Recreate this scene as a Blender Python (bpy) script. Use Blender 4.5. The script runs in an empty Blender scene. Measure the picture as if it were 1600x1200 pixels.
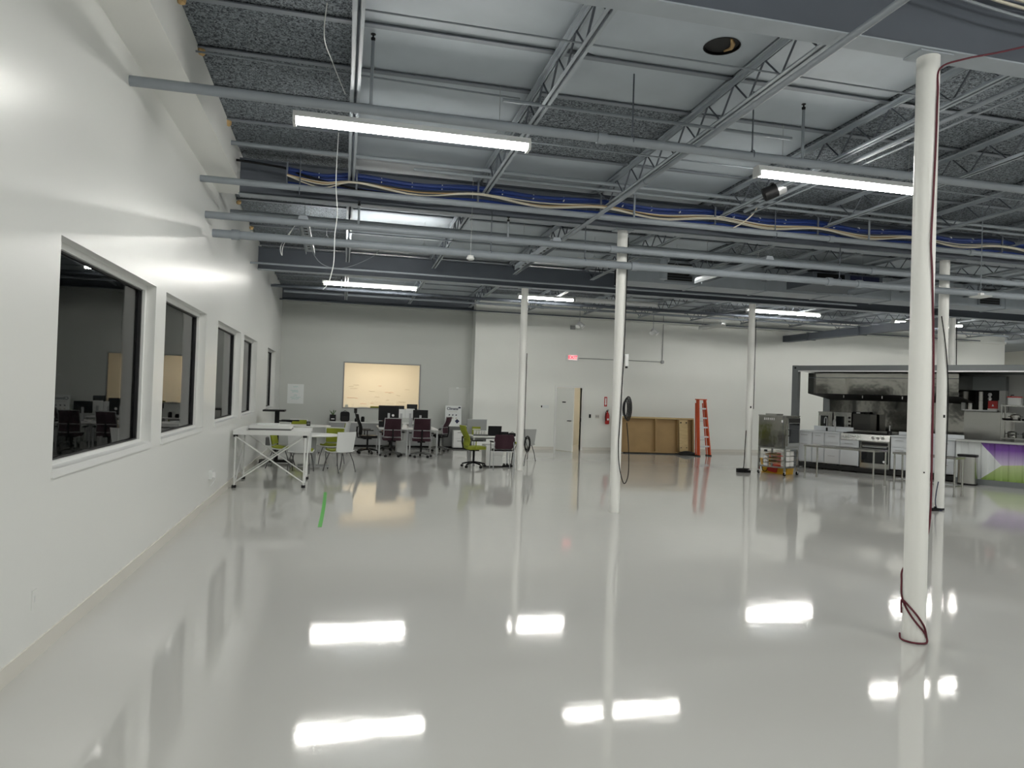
import bpy, math, random
from mathutils import Vector, Matrix
random.seed(7)
scene = bpy.context.scene
COL = scene.collection
R = math.radians

# ------------------------------------------------------------------ camera
CAM_POS = (1.85, 0.0, 1.80)
YAW, PITCH, ROLL, FPX = 0.2351, 0.01287, 0.0331, 1110.0
fwd = Vector((math.sin(YAW) * math.cos(PITCH), math.cos(YAW) * math.cos(PITCH), math.sin(PITCH)))
rgt = Vector((math.cos(YAW), -math.sin(YAW), 0))
upv = rgt.cross(fwd)
r2 = rgt * math.cos(ROLL) + upv * math.sin(ROLL)
u2 = upv * math.cos(ROLL) - rgt * math.sin(ROLL)
cam_d = bpy.data.cameras.new('camera')
cam = bpy.data.objects.new('camera', cam_d)
COL.objects.link(cam)
cam_d.sensor_fit = 'HORIZONTAL'
cam_d.sensor_width = 36.0
cam_d.lens = FPX / 1600.0 * 36.0
cam_d.clip_end = 200
M = Matrix((r2, u2, -fwd)).transposed().to_4x4()
M.translation = CAM_POS
cam.matrix_world = M
scene.camera = cam

# ------------------------------------------------------------------ world, exposure
LAMP = 64.0            # radiance of the fluorescent lenses
w = bpy.data.worlds.new('world')
scene.world = w
w.use_nodes = True
w.node_tree.nodes['Background'].inputs[0].default_value = (0.6, 0.7, 0.85, 1)
w.node_tree.nodes['Background'].inputs[1].default_value = 0.3
scene.view_settings.view_transform = 'Standard'
scene.view_settings.look = 'None'
scene.view_settings.gamma = 1.0
scene.view_settings.exposure = 0.0
scene.view_settings.use_curve_mapping = False
try:
    scene.cycles.max_bounces = 6
    scene.cycles.diffuse_bounces = 3
    scene.cycles.use_adaptive_sampling = True
    scene.cycles.adaptive_threshold = 0.05
    scene.cycles.adaptive_min_samples = 16
    scene.cycles.glossy_bounces = 3
    scene.cycles.transmission_bounces = 6
    scene.cycles.transparent_max_bounces = 8
    scene.cycles.sample_clamp_indirect = 6.0
    scene.cycles.use_denoising = True
except Exception:
    pass

# ------------------------------------------------------------------ materials
def mat(name, col, rough=0.5, metal=0.0, bump=0.0, bscale=30.0, var=0.0, vscale=5.0, spec=0.5, coat=0.0, stretch=None, bdist=0.01):
    m = bpy.data.materials.new(name)
    m.use_nodes = True
    nt = m.node_tree
    b = nt.nodes['Principled BSDF']
    b.inputs['Base Color'].default_value = (*col, 1)
    b.inputs['Roughness'].default_value = rough
    b.inputs['Metallic'].default_value = metal
    b.inputs['Specular IOR Level'].default_value = spec
    if coat:
        b.inputs['Coat Weight'].default_value = coat
        b.inputs['Coat Roughness'].default_value = 0.03
    tc = None
    def coords():
        nonlocal tc
        if tc is None:
            t = nt.nodes.new('ShaderNodeTexCoord')
            tc = t.outputs['Object']
            if stretch:
                mp = nt.nodes.new('ShaderNodeMapping')
                mp.inputs['Scale'].default_value = stretch
                nt.links.new(tc, mp.inputs['Vector'])
                tc = mp.outputs['Vector']
        return tc
    if var:
        n = nt.nodes.new('ShaderNodeTexNoise')
        n.inputs['Scale'].default_value = vscale
        n.inputs['Detail'].default_value = 4
        nt.links.new(coords(), n.inputs['Vector'])
        r = nt.nodes.new('ShaderNodeValToRGB')
        r.color_ramp.elements[0].position = 0.3
        r.color_ramp.elements[1].position = 0.7
        r.color_ramp.elements[0].color = (*[max(0, c * (1 - var)) for c in col], 1)
        r.color_ramp.elements[1].color = (*[min(1, c * (1 + var)) for c in col], 1)
        nt.links.new(n.outputs['Fac'], r.inputs['Fac'])
        nt.links.new(r.outputs['Color'], b.inputs['Base Color'])
    if bump:
        n = nt.nodes.new('ShaderNodeTexNoise')
        n.inputs['Scale'].default_value = bscale
        n.inputs['Detail'].default_value = 3
        nt.links.new(coords(), n.inputs['Vector'])
        bp = nt.nodes.new('ShaderNodeBump')
        bp.inputs['Strength'].default_value = bump
        bp.inputs['Distance'].default_value = bdist
        nt.links.new(n.outputs['Fac'], bp.inputs['Height'])
        nt.links.new(bp.outputs['Normal'], b.inputs['Normal'])
    return m

def emis(name, col, s):
    m = bpy.data.materials.new(name)
    m.use_nodes = True
    nt = m.node_tree
    b = nt.nodes['Principled BSDF']
    b.inputs['Base Color'].default_value = (*col, 1)
    b.inputs['Emission Color'].default_value = (*col, 1)
    b.inputs['Emission Strength'].default_value = s
    return m

def glassmat(name, tint=(1, 1, 1)):
    m = bpy.data.materials.new(name)
    m.use_nodes = True
    nt = m.node_tree
    nt.nodes.remove(nt.nodes['Principled BSDF'])
    o = nt.nodes['Material Output']
    t = nt.nodes.new('ShaderNodeBsdfTransparent')
    t.inputs[0].default_value = (*tint, 1)
    g = nt.nodes.new('ShaderNodeBsdfGlossy')
    g.inputs['Roughness'].default_value = 0.01
    f = nt.nodes.new('ShaderNodeFresnel')
    f.inputs['IOR'].default_value = 1.5
    mx = nt.nodes.new('ShaderNodeMixShader')
    nt.links.new(f.outputs[0], mx.inputs[0])
    nt.links.new(t.outputs[0], mx.inputs[1])
    nt.links.new(g.outputs[0], mx.inputs[2])
    nt.links.new(mx.outputs[0], o.inputs['Surface'])
    return m

def floormat():
    m = mat('epoxy_floor', (0.565, 0.565, 0.54), rough=0.05, spec=1.0)
    nt = m.node_tree
    b = nt.nodes['Principled BSDF']
    tc = nt.nodes.new('ShaderNodeTexCoord')
    n1 = nt.nodes.new('ShaderNodeTexNoise'); n1.inputs['Scale'].default_value = 0.9; n1.inputs['Detail'].default_value = 3
    n2 = nt.nodes.new('ShaderNodeTexNoise'); n2.inputs['Scale'].default_value = 9.0; n2.inputs['Detail'].default_value = 4
    n3 = nt.nodes.new('ShaderNodeTexNoise'); n3.inputs['Scale'].default_value = 160.0; n3.inputs['Detail'].default_value = 2
    for n in (n1, n2, n3):
        nt.links.new(tc.outputs['Object'], n.inputs['Vector'])
    b1 = nt.nodes.new('ShaderNodeBump'); b1.inputs['Strength'].default_value = 0.22; b1.inputs['Distance'].default_value = 0.010
    b2 = nt.nodes.new('ShaderNodeBump'); b2.inputs['Strength'].default_value = 0.10; b2.inputs['Distance'].default_value = 0.0025
    b3 = nt.nodes.new('ShaderNodeBump'); b3.inputs['Strength'].default_value = 0.08; b3.inputs['Distance'].default_value = 0.0006
    nt.links.new(n1.outputs['Fac'], b1.inputs['Height'])
    nt.links.new(n2.outputs['Fac'], b2.inputs['Height'])
    nt.links.new(n3.outputs['Fac'], b3.inputs['Height'])
    nt.links.new(b1.outputs['Normal'], b2.inputs['Normal'])
    nt.links.new(b2.outputs['Normal'], b3.inputs['Normal'])
    nt.links.new(b3.outputs['Normal'], b.inputs['Normal'])
    rr = nt.nodes.new('ShaderNodeMapRange')
    rr.inputs['From Min'].default_value = 0.3; rr.inputs['From Max'].default_value = 0.7
    rr.inputs['To Min'].default_value = 0.04; rr.inputs['To Max'].default_value = 0.07
    nt.links.new(n1.outputs['Fac'], rr.inputs['Value'])
    nt.links.new(rr.outputs['Result'], b.inputs['Roughness'])
    return m

def tectum():
    m = mat('wood_wool_board', (0.20, 0.225, 0.25), rough=0.9, spec=0.2)
    nt = m.node_tree
    b = nt.nodes['Principled BSDF']
    tc = nt.nodes.new('ShaderNodeTexCoord')
    n = nt.nodes.new('ShaderNodeTexNoise'); n.inputs['Scale'].default_value = 34; n.inputs['Detail'].default_value = 5
    n.inputs['Distortion'].default_value = 1.5
    nt.links.new(tc.outputs['Object'], n.inputs['Vector'])
    r = nt.nodes.new('ShaderNodeValToRGB')
    r.color_ramp.elements[0].position = 0.38; r.color_ramp.elements[0].color = (0.045, 0.052, 0.062, 1)
    r.color_ramp.elements[1].position = 0.62; r.color_ramp.elements[1].color = (0.29, 0.325, 0.355, 1)
    nt.links.new(n.outputs['Fac'], r.inputs['Fac'])
    nt.links.new(r.outputs['Color'], b.inputs['Base Color'])
    bp = nt.nodes.new('ShaderNodeBump'); bp.inputs['Strength'].default_value = 0.6; bp.inputs['Distance'].default_value = 0.01
    nt.links.new(n.outputs['Fac'], bp.inputs['Height'])
    nt.links.new(bp.outputs['Normal'], b.inputs['Normal'])
    return m

MT = dict(
    floor=floormat(),
    wall=mat('white_gloss_wall', (0.80, 0.81, 0.79), rough=0.30, bump=0.35, bscale=2.2, bdist=0.006, spec=0.5),
    farwall=mat('white_wall_paint', (0.84, 0.855, 0.815), rough=0.5, var=0.02, vscale=0.6),
    recess=mat('grey_white_wall', (0.58, 0.60, 0.57), rough=0.5, var=0.02, vscale=0.6),  # greyer than the far wall by the door
    bulk=mat('white_bulkhead_paint', (0.86, 0.865, 0.84), rough=0.5),
    warmwall=mat('cream_wall_paint', (0.80, 0.72, 0.52), rough=0.6, var=0.03),
    base=mat('cream_cove_base', (0.72, 0.70, 0.64), rough=0.25),
    deck=mat('grey_roof_deck', (0.44, 0.49, 0.535), rough=0.6, var=0.08, vscale=1.3),
    tect=tectum(),
    steel=mat('grey_painted_steel', (0.37, 0.41, 0.45), rough=0.5, var=0.06, vscale=3),
    girder=mat('dark_and_shaded_grey_steel', (0.10, 0.115, 0.14), rough=0.55, var=0.06, vscale=2),  # also puts the shade of the girder webs into their colour
    pipe=mat('grey_painted_pipe', (0.26, 0.29, 0.32), rough=0.45, var=0.05, vscale=4),
    black=mat('black_plastic', (0.006, 0.006, 0.007), rough=0.5, spec=0.25),
    rubber=mat('black_rubber', (0.01, 0.01, 0.01), rough=0.7),
    colw=mat('white_column_paint', (0.87, 0.87, 0.835), rough=0.35, bump=0.1, bscale=8, bdist=0.003),
    lens=emis('fluorescent_lens', (1.0, 0.985, 0.93), LAMP),
    deadlens=mat('unlit_lens', (0.75, 0.77, 0.78), rough=0.3),
    fixw=mat('white_enamel', (0.80, 0.81, 0.80), rough=0.35),
    glass=glassmat('window_glass', (0.55, 0.60, 0.60)),
    clear=glassmat('clear_glass', (0.95, 0.96, 0.95)),
    gasket=mat('black_gasket', (0.01, 0.01, 0.012), rough=0.5),
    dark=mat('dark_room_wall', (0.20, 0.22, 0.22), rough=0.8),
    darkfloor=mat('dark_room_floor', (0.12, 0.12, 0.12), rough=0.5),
    white=mat('white_laminate', (0.80, 0.81, 0.79), rough=0.35),
    whitep=mat('white_plastic', (0.74, 0.76, 0.75), rough=0.4),
    lime=mat('lime_fabric', (0.24, 0.275, 0.02), rough=0.85, bump=0.2, bscale=200, bdist=0.002),
    maroon=mat('maroon_mesh', (0.030, 0.005, 0.013), rough=0.75, bump=0.2, bscale=220, bdist=0.002),
    grey=mat('grey_metal_paint', (0.33, 0.34, 0.34), rough=0.4),
    dgrey=mat('dark_grey_laminate', (0.13, 0.135, 0.13), rough=0.5),
    silver=mat('silver_frame', (0.45, 0.46, 0.47), rough=0.35, metal=0.6),
    ss=mat('brushed_stainless', (0.48, 0.48, 0.46), rough=0.22, metal=1.0, bump=0.15, bscale=2.0, bdist=0.01),
    ssp=mat('polished_stainless', (0.36, 0.355, 0.33), rough=0.10, metal=1.0, bump=0.35, bscale=1.6, bdist=0.02),
    sslight=mat('satin_steel_front', (0.70, 0.73, 0.76), rough=0.35, metal=0.25),
    cont=mat('grey_container_paint', (0.16, 0.175, 0.18), rough=0.45, var=0.04),
    contl=mat('light_grey_container_paint', (0.45, 0.46, 0.45), rough=0.5),
    oveng=mat('black_oven_glass', (0.01, 0.012, 0.014), rough=0.06),
    wood=mat('brown_hardboard', (0.36, 0.235, 0.10), rough=0.6, var=0.07, vscale=3),
    pine=mat('pale_pine', (0.56, 0.42, 0.21), rough=0.55, var=0.12, vscale=4, stretch=(1, 1, 9)),
    orange=mat('orange_fibreglass', (0.62, 0.085, 0.025), rough=0.4),
    alu=mat('aluminium', (0.62, 0.63, 0.64), rough=0.35, metal=0.8),
    red=mat('red_enamel', (0.45, 0.015, 0.015), rough=0.3),
    redcable=mat('dark_red_cable', (0.11, 0.008, 0.02), rough=0.5),
    blue=mat('blue_cable', (0.006, 0.028, 0.16), rough=0.5),
    cream=mat('cream_cable', (0.62, 0.58, 0.48), rough=0.5),
    tan=mat('tan_foam', (0.62, 0.42, 0.20), rough=0.9),
    yellow=mat('yellow_plastic', (0.75, 0.42, 0.02), rough=0.4),
    redpl=mat('red_plastic', (0.60, 0.04, 0.02), rough=0.4),
    green=mat('green_tape', (0.05, 0.40, 0.03), rough=0.5),
    leaf=mat('green_leaf', (0.05, 0.14, 0.02), rough=0.5),
    paper=mat('white_paper', (0.80, 0.83, 0.82), rough=0.7),
    board=mat('whiteboard', (0.86, 0.84, 0.78), rough=0.25),
    navy=mat('navy_print', (0.01, 0.015, 0.06), rough=0.5),
    teal=mat('teal_marker', (0.25, 0.55, 0.52), rough=0.6),
    redink=mat('red_marker', (0.75, 0.45, 0.36), rough=0.6),
    inkgrey=mat('grey_marker', (0.55, 0.50, 0.42), rough=0.6),
    exitw=emis('exit_sign_face', (1.0, 0.80, 0.78), 0.45),
    exitr=emis('exit_sign_letters', (1.0, 0.02, 0.06), 1.6),
    warmlamp=emis('warm_office_lamp', (1.0, 0.80, 0.56), 9.5),
    sheetg=mat('thin_grey_paper', (0.64, 0.655, 0.63), rough=0.7),
    corrlamp=emis('corridor_lamp_face', (1.0, 0.90, 0.72), 32.0),
    teem=mat('grey_tee_paint', (0.22, 0.245, 0.275), rough=0.5),
    legm=mat('dark_grey_leg_metal', (0.10, 0.10, 0.10), rough=0.4, metal=0.3),
    shellg=mat('pale_grey_plastic', (0.42, 0.43, 0.42), rough=0.5),
    ssd=mat('dark_steel', (0.10, 0.10, 0.095), rough=0.3, metal=0.8),
    corr=mat('corridor_wall_paint', (0.74, 0.70, 0.60), rough=0.6),
    logo=mat('white_print', (0.85, 0.85, 0.85), rough=0.4),
    carton=mat('white_card', (0.78, 0.77, 0.74), rough=0.7),
)

# mural on the container counter: soft purple, green and white triangles
def mural():
    m = mat('mural_paint', (0.7, 0.72, 0.72), rough=0.4)
    return m
MT['mwhite'] = mat('mural_white', (0.66, 0.69, 0.70), rough=0.4)
MT['mpurple'] = mat('mural_purple', (0.20, 0.085, 0.36), rough=0.4, var=0.2, vscale=1.5)
MT['mlilac'] = mat('mural_lilac', (0.40, 0.30, 0.50), rough=0.4)
MT['mgreen'] = mat('mural_green', (0.25, 0.37, 0.10), rough=0.4, var=0.12, vscale=1.5)

# ------------------------------------------------------------------ mesh helpers
class MB:
    def __init__(s):
        s.v = []; s.f = []
    def add(s, vs, fs):
        o = len(s.v)
        s.v += [tuple(p) for p in vs]
        s.f += [tuple(i + o for i in f) for f in fs]
        return s
    def box(s, x0, x1, y0, y1, z0, z1, T=None):
        vs = [Vector((x, y, z)) for z in (z0, z1) for y in (y0, y1) for x in (x0, x1)]
        if T is not None:
            vs = [T @ p for p in vs]
        return s.add(vs, [(0, 2, 3, 1), (4, 5, 7, 6), (0, 1, 5, 4), (2, 6, 7, 3), (0, 4, 6, 2), (1, 3, 7, 5)])
    def cbox(s, cx, cy, cz, sx, sy, sz, T=None):
        return s.box(cx - sx / 2, cx + sx / 2, cy - sy / 2, cy + sy / 2, cz - sz / 2, cz + sz / 2, T)
    def rbox(s, x0, x1, y0, y1, z0, z1, r, T=None, axis='z', n=4):
        # box with rounded corners around an axis
        a0, a1, b0, b1, c0, c1 = {'z': (x0, x1, y0, y1, z0, z1), 'y': (x0, x1, z0, z1, y0, y1), 'x': (y0, y1, z0, z1, x0, x1)}[axis]
        poly = []
        for cx, cy, st in ((a1 - r, b1 - r, 0), (a0 + r, b1 - r, 90), (a0 + r, b0 + r, 180), (a1 - r, b0 + r, 270)):
            for k in range(n + 1):
                a = R(st + 90 * k / n)
                poly.append((cx + r * math.cos(a), cy + r * math.sin(a)))
        return s.prism(poly, c0, c1, axis, T)
    def prism(s, poly, c0, c1, axis='z', T=None):
        def mk(a, b, c):
            return Vector({'z': (a, b, c), 'y': (a, c, b), 'x': (c, a, b)}[axis])
        n = len(poly)
        vs = [mk(a, b, c0) for a, b in poly] + [mk(a, b, c1) for a, b in poly]
        if T is not None:
            vs = [T @ p for p in vs]
        fs = [tuple(range(n - 1, -1, -1)), tuple(range(n, 2 * n))]
        for i in range(n):
            j = (i + 1) % n
            fs.append((i, j, j + n, i + n))
        if axis == 'y':
            fs = [tuple(reversed(f)) for f in fs]
        return s.add(vs, fs)
    def tube(s, pts, r, n=8, closed=False, cap=True):
        pts = [Vector(p) for p in pts]
        rs = r if isinstance(r, (list, tuple)) else [r] * len(pts)
        m = len(pts); rings = []
        prev = None
        for i, p in enumerate(pts):
            a = pts[(i - 1) % m] if (closed or i > 0) else p
            b = pts[(i + 1) % m] if (closed or i < m - 1) else p
            d = (b - a)
            d = d.normalized() if d.length > 1e-9 else Vector((0, 0, 1))
            if prev is None:
                t = Vector((0, 0, 1)) if abs(d.z) < 0.9 else Vector((1, 0, 0))
                x = t.cross(d).normalized()
            else:
                x = prev - d * prev.dot(d)
                x = x.normalized() if x.length > 1e-6 else Vector((1, 0, 0)).cross(d).normalized()
            prev = x
            y = d.cross(x)
            rings.append([p + (x * math.cos(2 * math.pi * k / n) + y * math.sin(2 * math.pi * k / n)) * rs[i] for k in range(n)])
        o = [q for ring in rings for q in ring]
        fs = []
        for i in range(m if closed else m - 1):
            j = (i + 1) % m
            for k in range(n):
                l = (k + 1) % n
                fs.append((i * n + k, i * n + l, j * n + l, j * n + k))
        if cap and not closed:
            fs.append(tuple(range(n - 1, -1, -1)))
            fs.append(tuple((m - 1) * n + k for k in range(n)))
        return s.add(o, fs)
    def cyl(s, p0, p1, r, n=12, r1=None):
        return s.tube([p0, p1], [r, r if r1 is None else r1], n)
    def lathe(s, prof, n=16, c=(0, 0, 0)):
        vs = []; fs = []
        for rr, z in prof:
            for k in range(n):
                a = 2 * math.pi * k / n
                vs.append((c[0] + rr * math.cos(a), c[1] + rr * math.sin(a), c[2] + z))
        for i in range(len(prof) - 1):
            for k in range(n):
                l = (k + 1) % n
                fs.append((i * n + k, i * n + l, (i + 1) * n + l, (i + 1) * n + k))
        fs.append(tuple(range(n - 1, -1, -1)))
        fs.append(tuple((len(prof) - 1) * n + k for k in range(n)))
        return s.add(vs, fs)
    def grid(s, fn, nu, nv, th):
        # a sheet p(u,v) in 0..1 with thickness th along its normal
        P = [[Vector(fn(i / nu, j / nv)) for j in range(nv + 1)] for i in range(nu + 1)]
        N = [[None] * (nv + 1) for _ in range(nu + 1)]
        for i in range(nu + 1):
            for j in range(nv + 1):
                du = P[min(i + 1, nu)][j] - P[max(i - 1, 0)][j]
                dv = P[i][min(j + 1, nv)] - P[i][max(j - 1, 0)]
                N[i][j] = du.cross(dv).normalized()
        vs = [P[i][j] + N[i][j] * th / 2 for i in range(nu + 1) for j in range(nv + 1)] + [P[i][j] - N[i][j] * th / 2 for i in range(nu + 1) for j in range(nv + 1)]
        K = (nu + 1) * (nv + 1)
        ix = lambda i, j: i * (nv + 1) + j
        fs = []
        for i in range(nu):
            for j in range(nv):
                q = (ix(i, j), ix(i + 1, j), ix(i + 1, j + 1), ix(i, j + 1))
                fs.append(q)
                fs.append(tuple(K + t for t in reversed(q)))
        for i in range(nu):
            for j, fl in ((0, False), (nv, True)):
                q = (ix(i, j), K + ix(i, j), K + ix(i + 1, j), ix(i + 1, j))
                fs.append(tuple(reversed(q)) if fl else q)
        for j in range(nv):
            for i, fl in ((0, True), (nu, False)):
                q = (ix(i, j), K + ix(i, j), K + ix(i, j + 1), ix(i, j + 1))
                fs.append(tuple(reversed(q)) if fl else q)
        return s.add(vs, fs)
    def mesh(s, name, m, smooth=False):
        me = bpy.data.meshes.new(name)
        me.from_pydata(s.v, [], s.f)
        me.validate()
        if m is not None:
            me.materials.append(MT[m] if isinstance(m, str) else m)
        if smooth:
            me.polygons.foreach_set('use_smooth', [True] * len(me.polygons))
            try:
                me.set_sharp_from_angle(angle=R(40))
            except Exception:
                pass
        me.update()
        return me
    def obj(s, name, m, parent=None, smooth=True):
        o = bpy.data.objects.new(name, s.mesh(name, m, smooth))
        COL.objects.link(o)
        if parent is not None:
            o.parent = parent
        return o

def tag(o, label=None, cat=None, group=None, kind=None):
    if label: o['label'] = label
    if cat: o['category'] = cat
    if group: o['group'] = group
    if kind: o['kind'] = kind
    return o

def thing(name, label, cat, loc=(0, 0, 0), rz=0.0, group=None):
    o = bpy.data.objects.new(name, None)
    o.empty_display_size = 0.1
    COL.objects.link(o)
    o.location = loc
    o.rotation_euler = (0, 0, rz)
    return tag(o, label, cat, group)

def struct(o, label):
    return tag(o, label, None, None, 'structure')

def share(name, me, parent, loc=(0, 0, 0), rot=(0, 0, 0)):
    o = bpy.data.objects.new(name, me)
    COL.objects.link(o)
    o.parent = parent
    o.location = loc
    o.rotation_euler = rot
    return o

def copy_tree(root, loc, rz, label, group=None):
    r = root.copy(); COL.objects.link(r)
    r.location = loc; r.rotation_euler = (0, 0, rz)
    r['label'] = label
    if group: r['group'] = group
    for ch in list(root.children):
        c = ch.copy(); COL.objects.link(c); c.parent = r
        for g in list(ch.children):
            d = g.copy(); COL.objects.link(d); d.parent = c
    return r

def text_mesh(name, body, size, m, parent, loc, rot, depth=0.002, align='CENTER', bold=False):
    cu = bpy.data.curves.new(name, 'FONT')
    cu.body = body; cu.size = size; cu.extrude = depth; cu.align_x = align; cu.align_y = 'CENTER'
    if bold: cu.offset = size * 0.025
    t = bpy.data.objects.new('tmp_text', cu)
    COL.objects.link(t)
    dg = bpy.context.evaluated_depsgraph_get()
    me = bpy.data.meshes.new_from_object(t.evaluated_get(dg))
    bpy.data.objects.remove(t); bpy.data.curves.remove(cu)
    me.materials.clear(); me.materials.append(MT[m])
    return share(name, me, parent, loc, rot)

ORD = ['first', 'second', 'third', 'fourth', 'fifth', 'sixth', 'seventh', 'eighth', 'ninth', 'tenth', 'eleventh', 'twelfth', 'thirteenth', 'fourteenth', 'fifteenth', 'sixteenth', 'seventeenth', 'eighteenth', 'nineteenth', 'twentieth', 'twenty-first', 'twenty-second', 'twenty-third', 'twenty-fourth']

def arc(c, r, a0, a1, n, plane='xz'):
    out = []
    for k in range(n + 1):
        a = R(a0 + (a1 - a0) * k / n)
        p, q = r * math.cos(a), r * math.sin(a)
        out.append({'xz': (c[0] + p, c[1], c[2] + q), 'xy': (c[0] + p, c[1] + q, c[2]), 'yz': (c[0], c[1] + p, c[2] + q)}[plane])
    return out

# ------------------------------------------------------------------ structure
SL = 0.0208
SA = -math.atan(SL)
def zd(y): return 5.227 - SL * y            # underside of the roof deck
def zg(y): return 4.53 - SL * (y - 4.6)     # underside of the girders
X1, Y0, Y1 = 34.0, -9.0, 22.2
FARX = 26.65

struct(MB().box(-4, X1 + .2, Y0 - .2, 31, -0.2, 0).obj('floor', 'floor', None, False), 'glossy pale grey epoxy floor')

# left wall with its five window openings
WIN = [(5.30, 7.80), (8.22, 10.54), (11.50, 14.03), (14.46, 16.62), (19.00, 21.18)]
WZ0, WZ1 = 1.18, 2.755
b = MB()
ys = [Y0]
for a, c in WIN: ys += [a, c]
ys.append(31)
for i in range(0, len(ys), 2):
    b.box(-0.30, 0, ys[i], ys[i + 1], 0, 5.5)
for a, c in WIN:
    b.box(-0.30, 0, a, c, 0, WZ0); b.box(-0.30, 0, a, c, WZ1, 5.5)
struct(b.obj('wall_left', 'wall', None, False), 'long glossy white wall with five inner windows')

def box_s(name, m, label, *a):
    return struct(MB().box(*a).obj(name, m, None, False), label)

# far wall: recessed part with the lit window opening, then the part with the door
LY = 22.8
lw = (1.90, 4.28, 1.17, 2.60)
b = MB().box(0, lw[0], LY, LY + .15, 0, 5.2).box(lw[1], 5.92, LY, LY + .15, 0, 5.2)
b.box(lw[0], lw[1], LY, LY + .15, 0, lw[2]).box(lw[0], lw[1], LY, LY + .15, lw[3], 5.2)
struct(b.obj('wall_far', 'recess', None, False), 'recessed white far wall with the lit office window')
DX0, DX1, DZ = 8.68, 9.54, 2.04
b = MB().box(5.92, DX0, Y1, LY + .15, 0, 5.2).box(DX1, FARX, Y1, Y1 + .15, 0, 5.2).box(DX0, DX1, Y1, Y1 + .15, DZ, 5.2)
struct(b.obj('wall_far', 'farwall', None, False), 'white far wall with the door and exit sign')
box_s('wall_right', 'farwall', 'right side wall of the hall', X1, X1 + .2, Y0, 31, 0, 5.5)
box_s('wall_back', 'farwall', 'wall behind the viewer', 0, X1, Y0 - .2, Y0, 0, 5.6)
box_s('wall_far', 'warmwall', 'cream wall of the area beyond the far wall', FARX - 2, X1, 30, 30.2, 0, 5.2)

# ledge strips running under the roof along the far walls
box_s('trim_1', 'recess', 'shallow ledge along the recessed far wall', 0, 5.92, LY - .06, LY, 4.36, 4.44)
box_s('trim_2', 'farwall', 'shallow ledge along the far wall above the door', 5.92, FARX, Y1 - .06, Y1, 4.30, 4.38)
# bulkhead box along the top of the left wall
bh = struct(MB().box(0.0, 0.38, Y0, 11.08, 4.59, 5.35).obj('trim_3', 'bulk', None, False), 'white boxed bulkhead along the top of the left wall')
fb = MB().lathe([(0.015, -.02), (0.045, 0), (0.04, .03), (0.015, .05)], 7).mesh('foam', 'tan')
for k in range(5):
    y = 5.6 + .9 * k
    share('foam', fb, bh, (0.40, y + .02, zd(y) - .055), (0.3 * k, .2, k))
for k in range(6, 16):
    y = 5.6 + .9 * k
    if k not in (12, 13): share('foam', fb, bh, (0.03, y + .02, zd(y) - .06), (0.3 * k, .2, k))
box_s('baseboard_left', 'base', 'cream cove base along the left wall', 0, 0.012, Y0, LY, 0, 0.115)
box_s('baseboard_far', 'base', 'cream base along the far wall', 5.92, DX0 - .06, Y1 - .012, Y1, 0, 0.10)
box_s('baseboard_far', 'base', 'cream base along the far wall right of the door', DX1 + .06, FARX, Y1 - .012, Y1, 0, 0.10)

# dark meeting rooms behind the left wall windows
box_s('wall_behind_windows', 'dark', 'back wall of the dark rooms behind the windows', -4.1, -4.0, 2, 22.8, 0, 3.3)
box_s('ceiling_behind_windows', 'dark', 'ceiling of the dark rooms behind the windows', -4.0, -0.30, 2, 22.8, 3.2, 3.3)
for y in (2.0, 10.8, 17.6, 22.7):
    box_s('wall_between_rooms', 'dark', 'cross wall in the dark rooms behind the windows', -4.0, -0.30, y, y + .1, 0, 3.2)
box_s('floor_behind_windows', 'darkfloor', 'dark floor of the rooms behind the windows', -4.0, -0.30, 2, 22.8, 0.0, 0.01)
tr = thing('track_light', 'faint track light with six heads seen through the nearest window', 'light', (-2.2, 9.6, 2.62))
MB().box(-.02, .02, -1.3, 1.3, 0, .03).obj('track', 'black', tr)
MB().cyl((0, 0, .03), (0, 0, .58), .008, 6).obj('hanger', 'black', tr)
for k in range(6):
    y = -1.2 + .48 * k
    h = MB().cyl((0, y, 0), (0, y, -.06), .012, 6).cyl((-.02, y, -.06), (.09, y, -.13), .04, 10).obj('lamp_head', 'grey', tr)

# windows in the left wall
for i, (a, c) in enumerate(WIN):
    wdw = bpy.data.objects.new('window_%d' % (i + 1), None); COL.objects.link(wdw)
    struct(wdw, '%s inner window in the long left wall, counted from the viewer' % ORD[i])
    d0, d1 = 0.17, 0.09
    fr = MB()
    fr.box(-d0, -d1, a, a + .05, WZ0, WZ1).box(-d0, -d1, c - .05, c, WZ0, WZ1)
    fr.box(-d0, -d1, a + .05, c - .05, WZ1 - .05, WZ1).box(-d0, -d1, a + .05, c - .05, WZ0, WZ0 + .04)
    fr.obj('window_frame', 'fixw', wdw, False)
    g = MB(); e = .03
    y0, y1, z0, z1 = a + .05, c - .05, WZ0 + .04, WZ1 - .05
    g.box(-.155, -.115, y0, y0 + e, z0, z1).box(-.155, -.115, y1 - e, y1, z0, z1)
    g.box(-.155, -.115, y0 + e, y1 - e, z0, z0 + .012).box(-.155, -.115, y0 + e, y1 - e, z1 - .012, z1)
    g.obj('gasket', 'gasket', wdw, False)
    # the pane sits slightly askew in its frame
    T = Matrix.Translation((-.135, (a + c) / 2, 0)) @ Matrix.Rotation(R(0.4), 4, 'Z')
    hw = (c - a) / 2 - .055
    P = [T @ Vector(p) for p in ((0, -hw, z0), (0, hw, z0), (0, hw, z1), (0, -hw, z1))]
    MB().add(P, [(0, 1, 2, 3)]).obj('pane', 'glass', wdw, False)
    MB().box(-.09, .014, a, c, WZ0, WZ0 + .012).box(0, .014, a - .01, c + .01, WZ0 - .045, WZ0).obj('window_sill', 'fixw', wdw, False)

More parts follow.
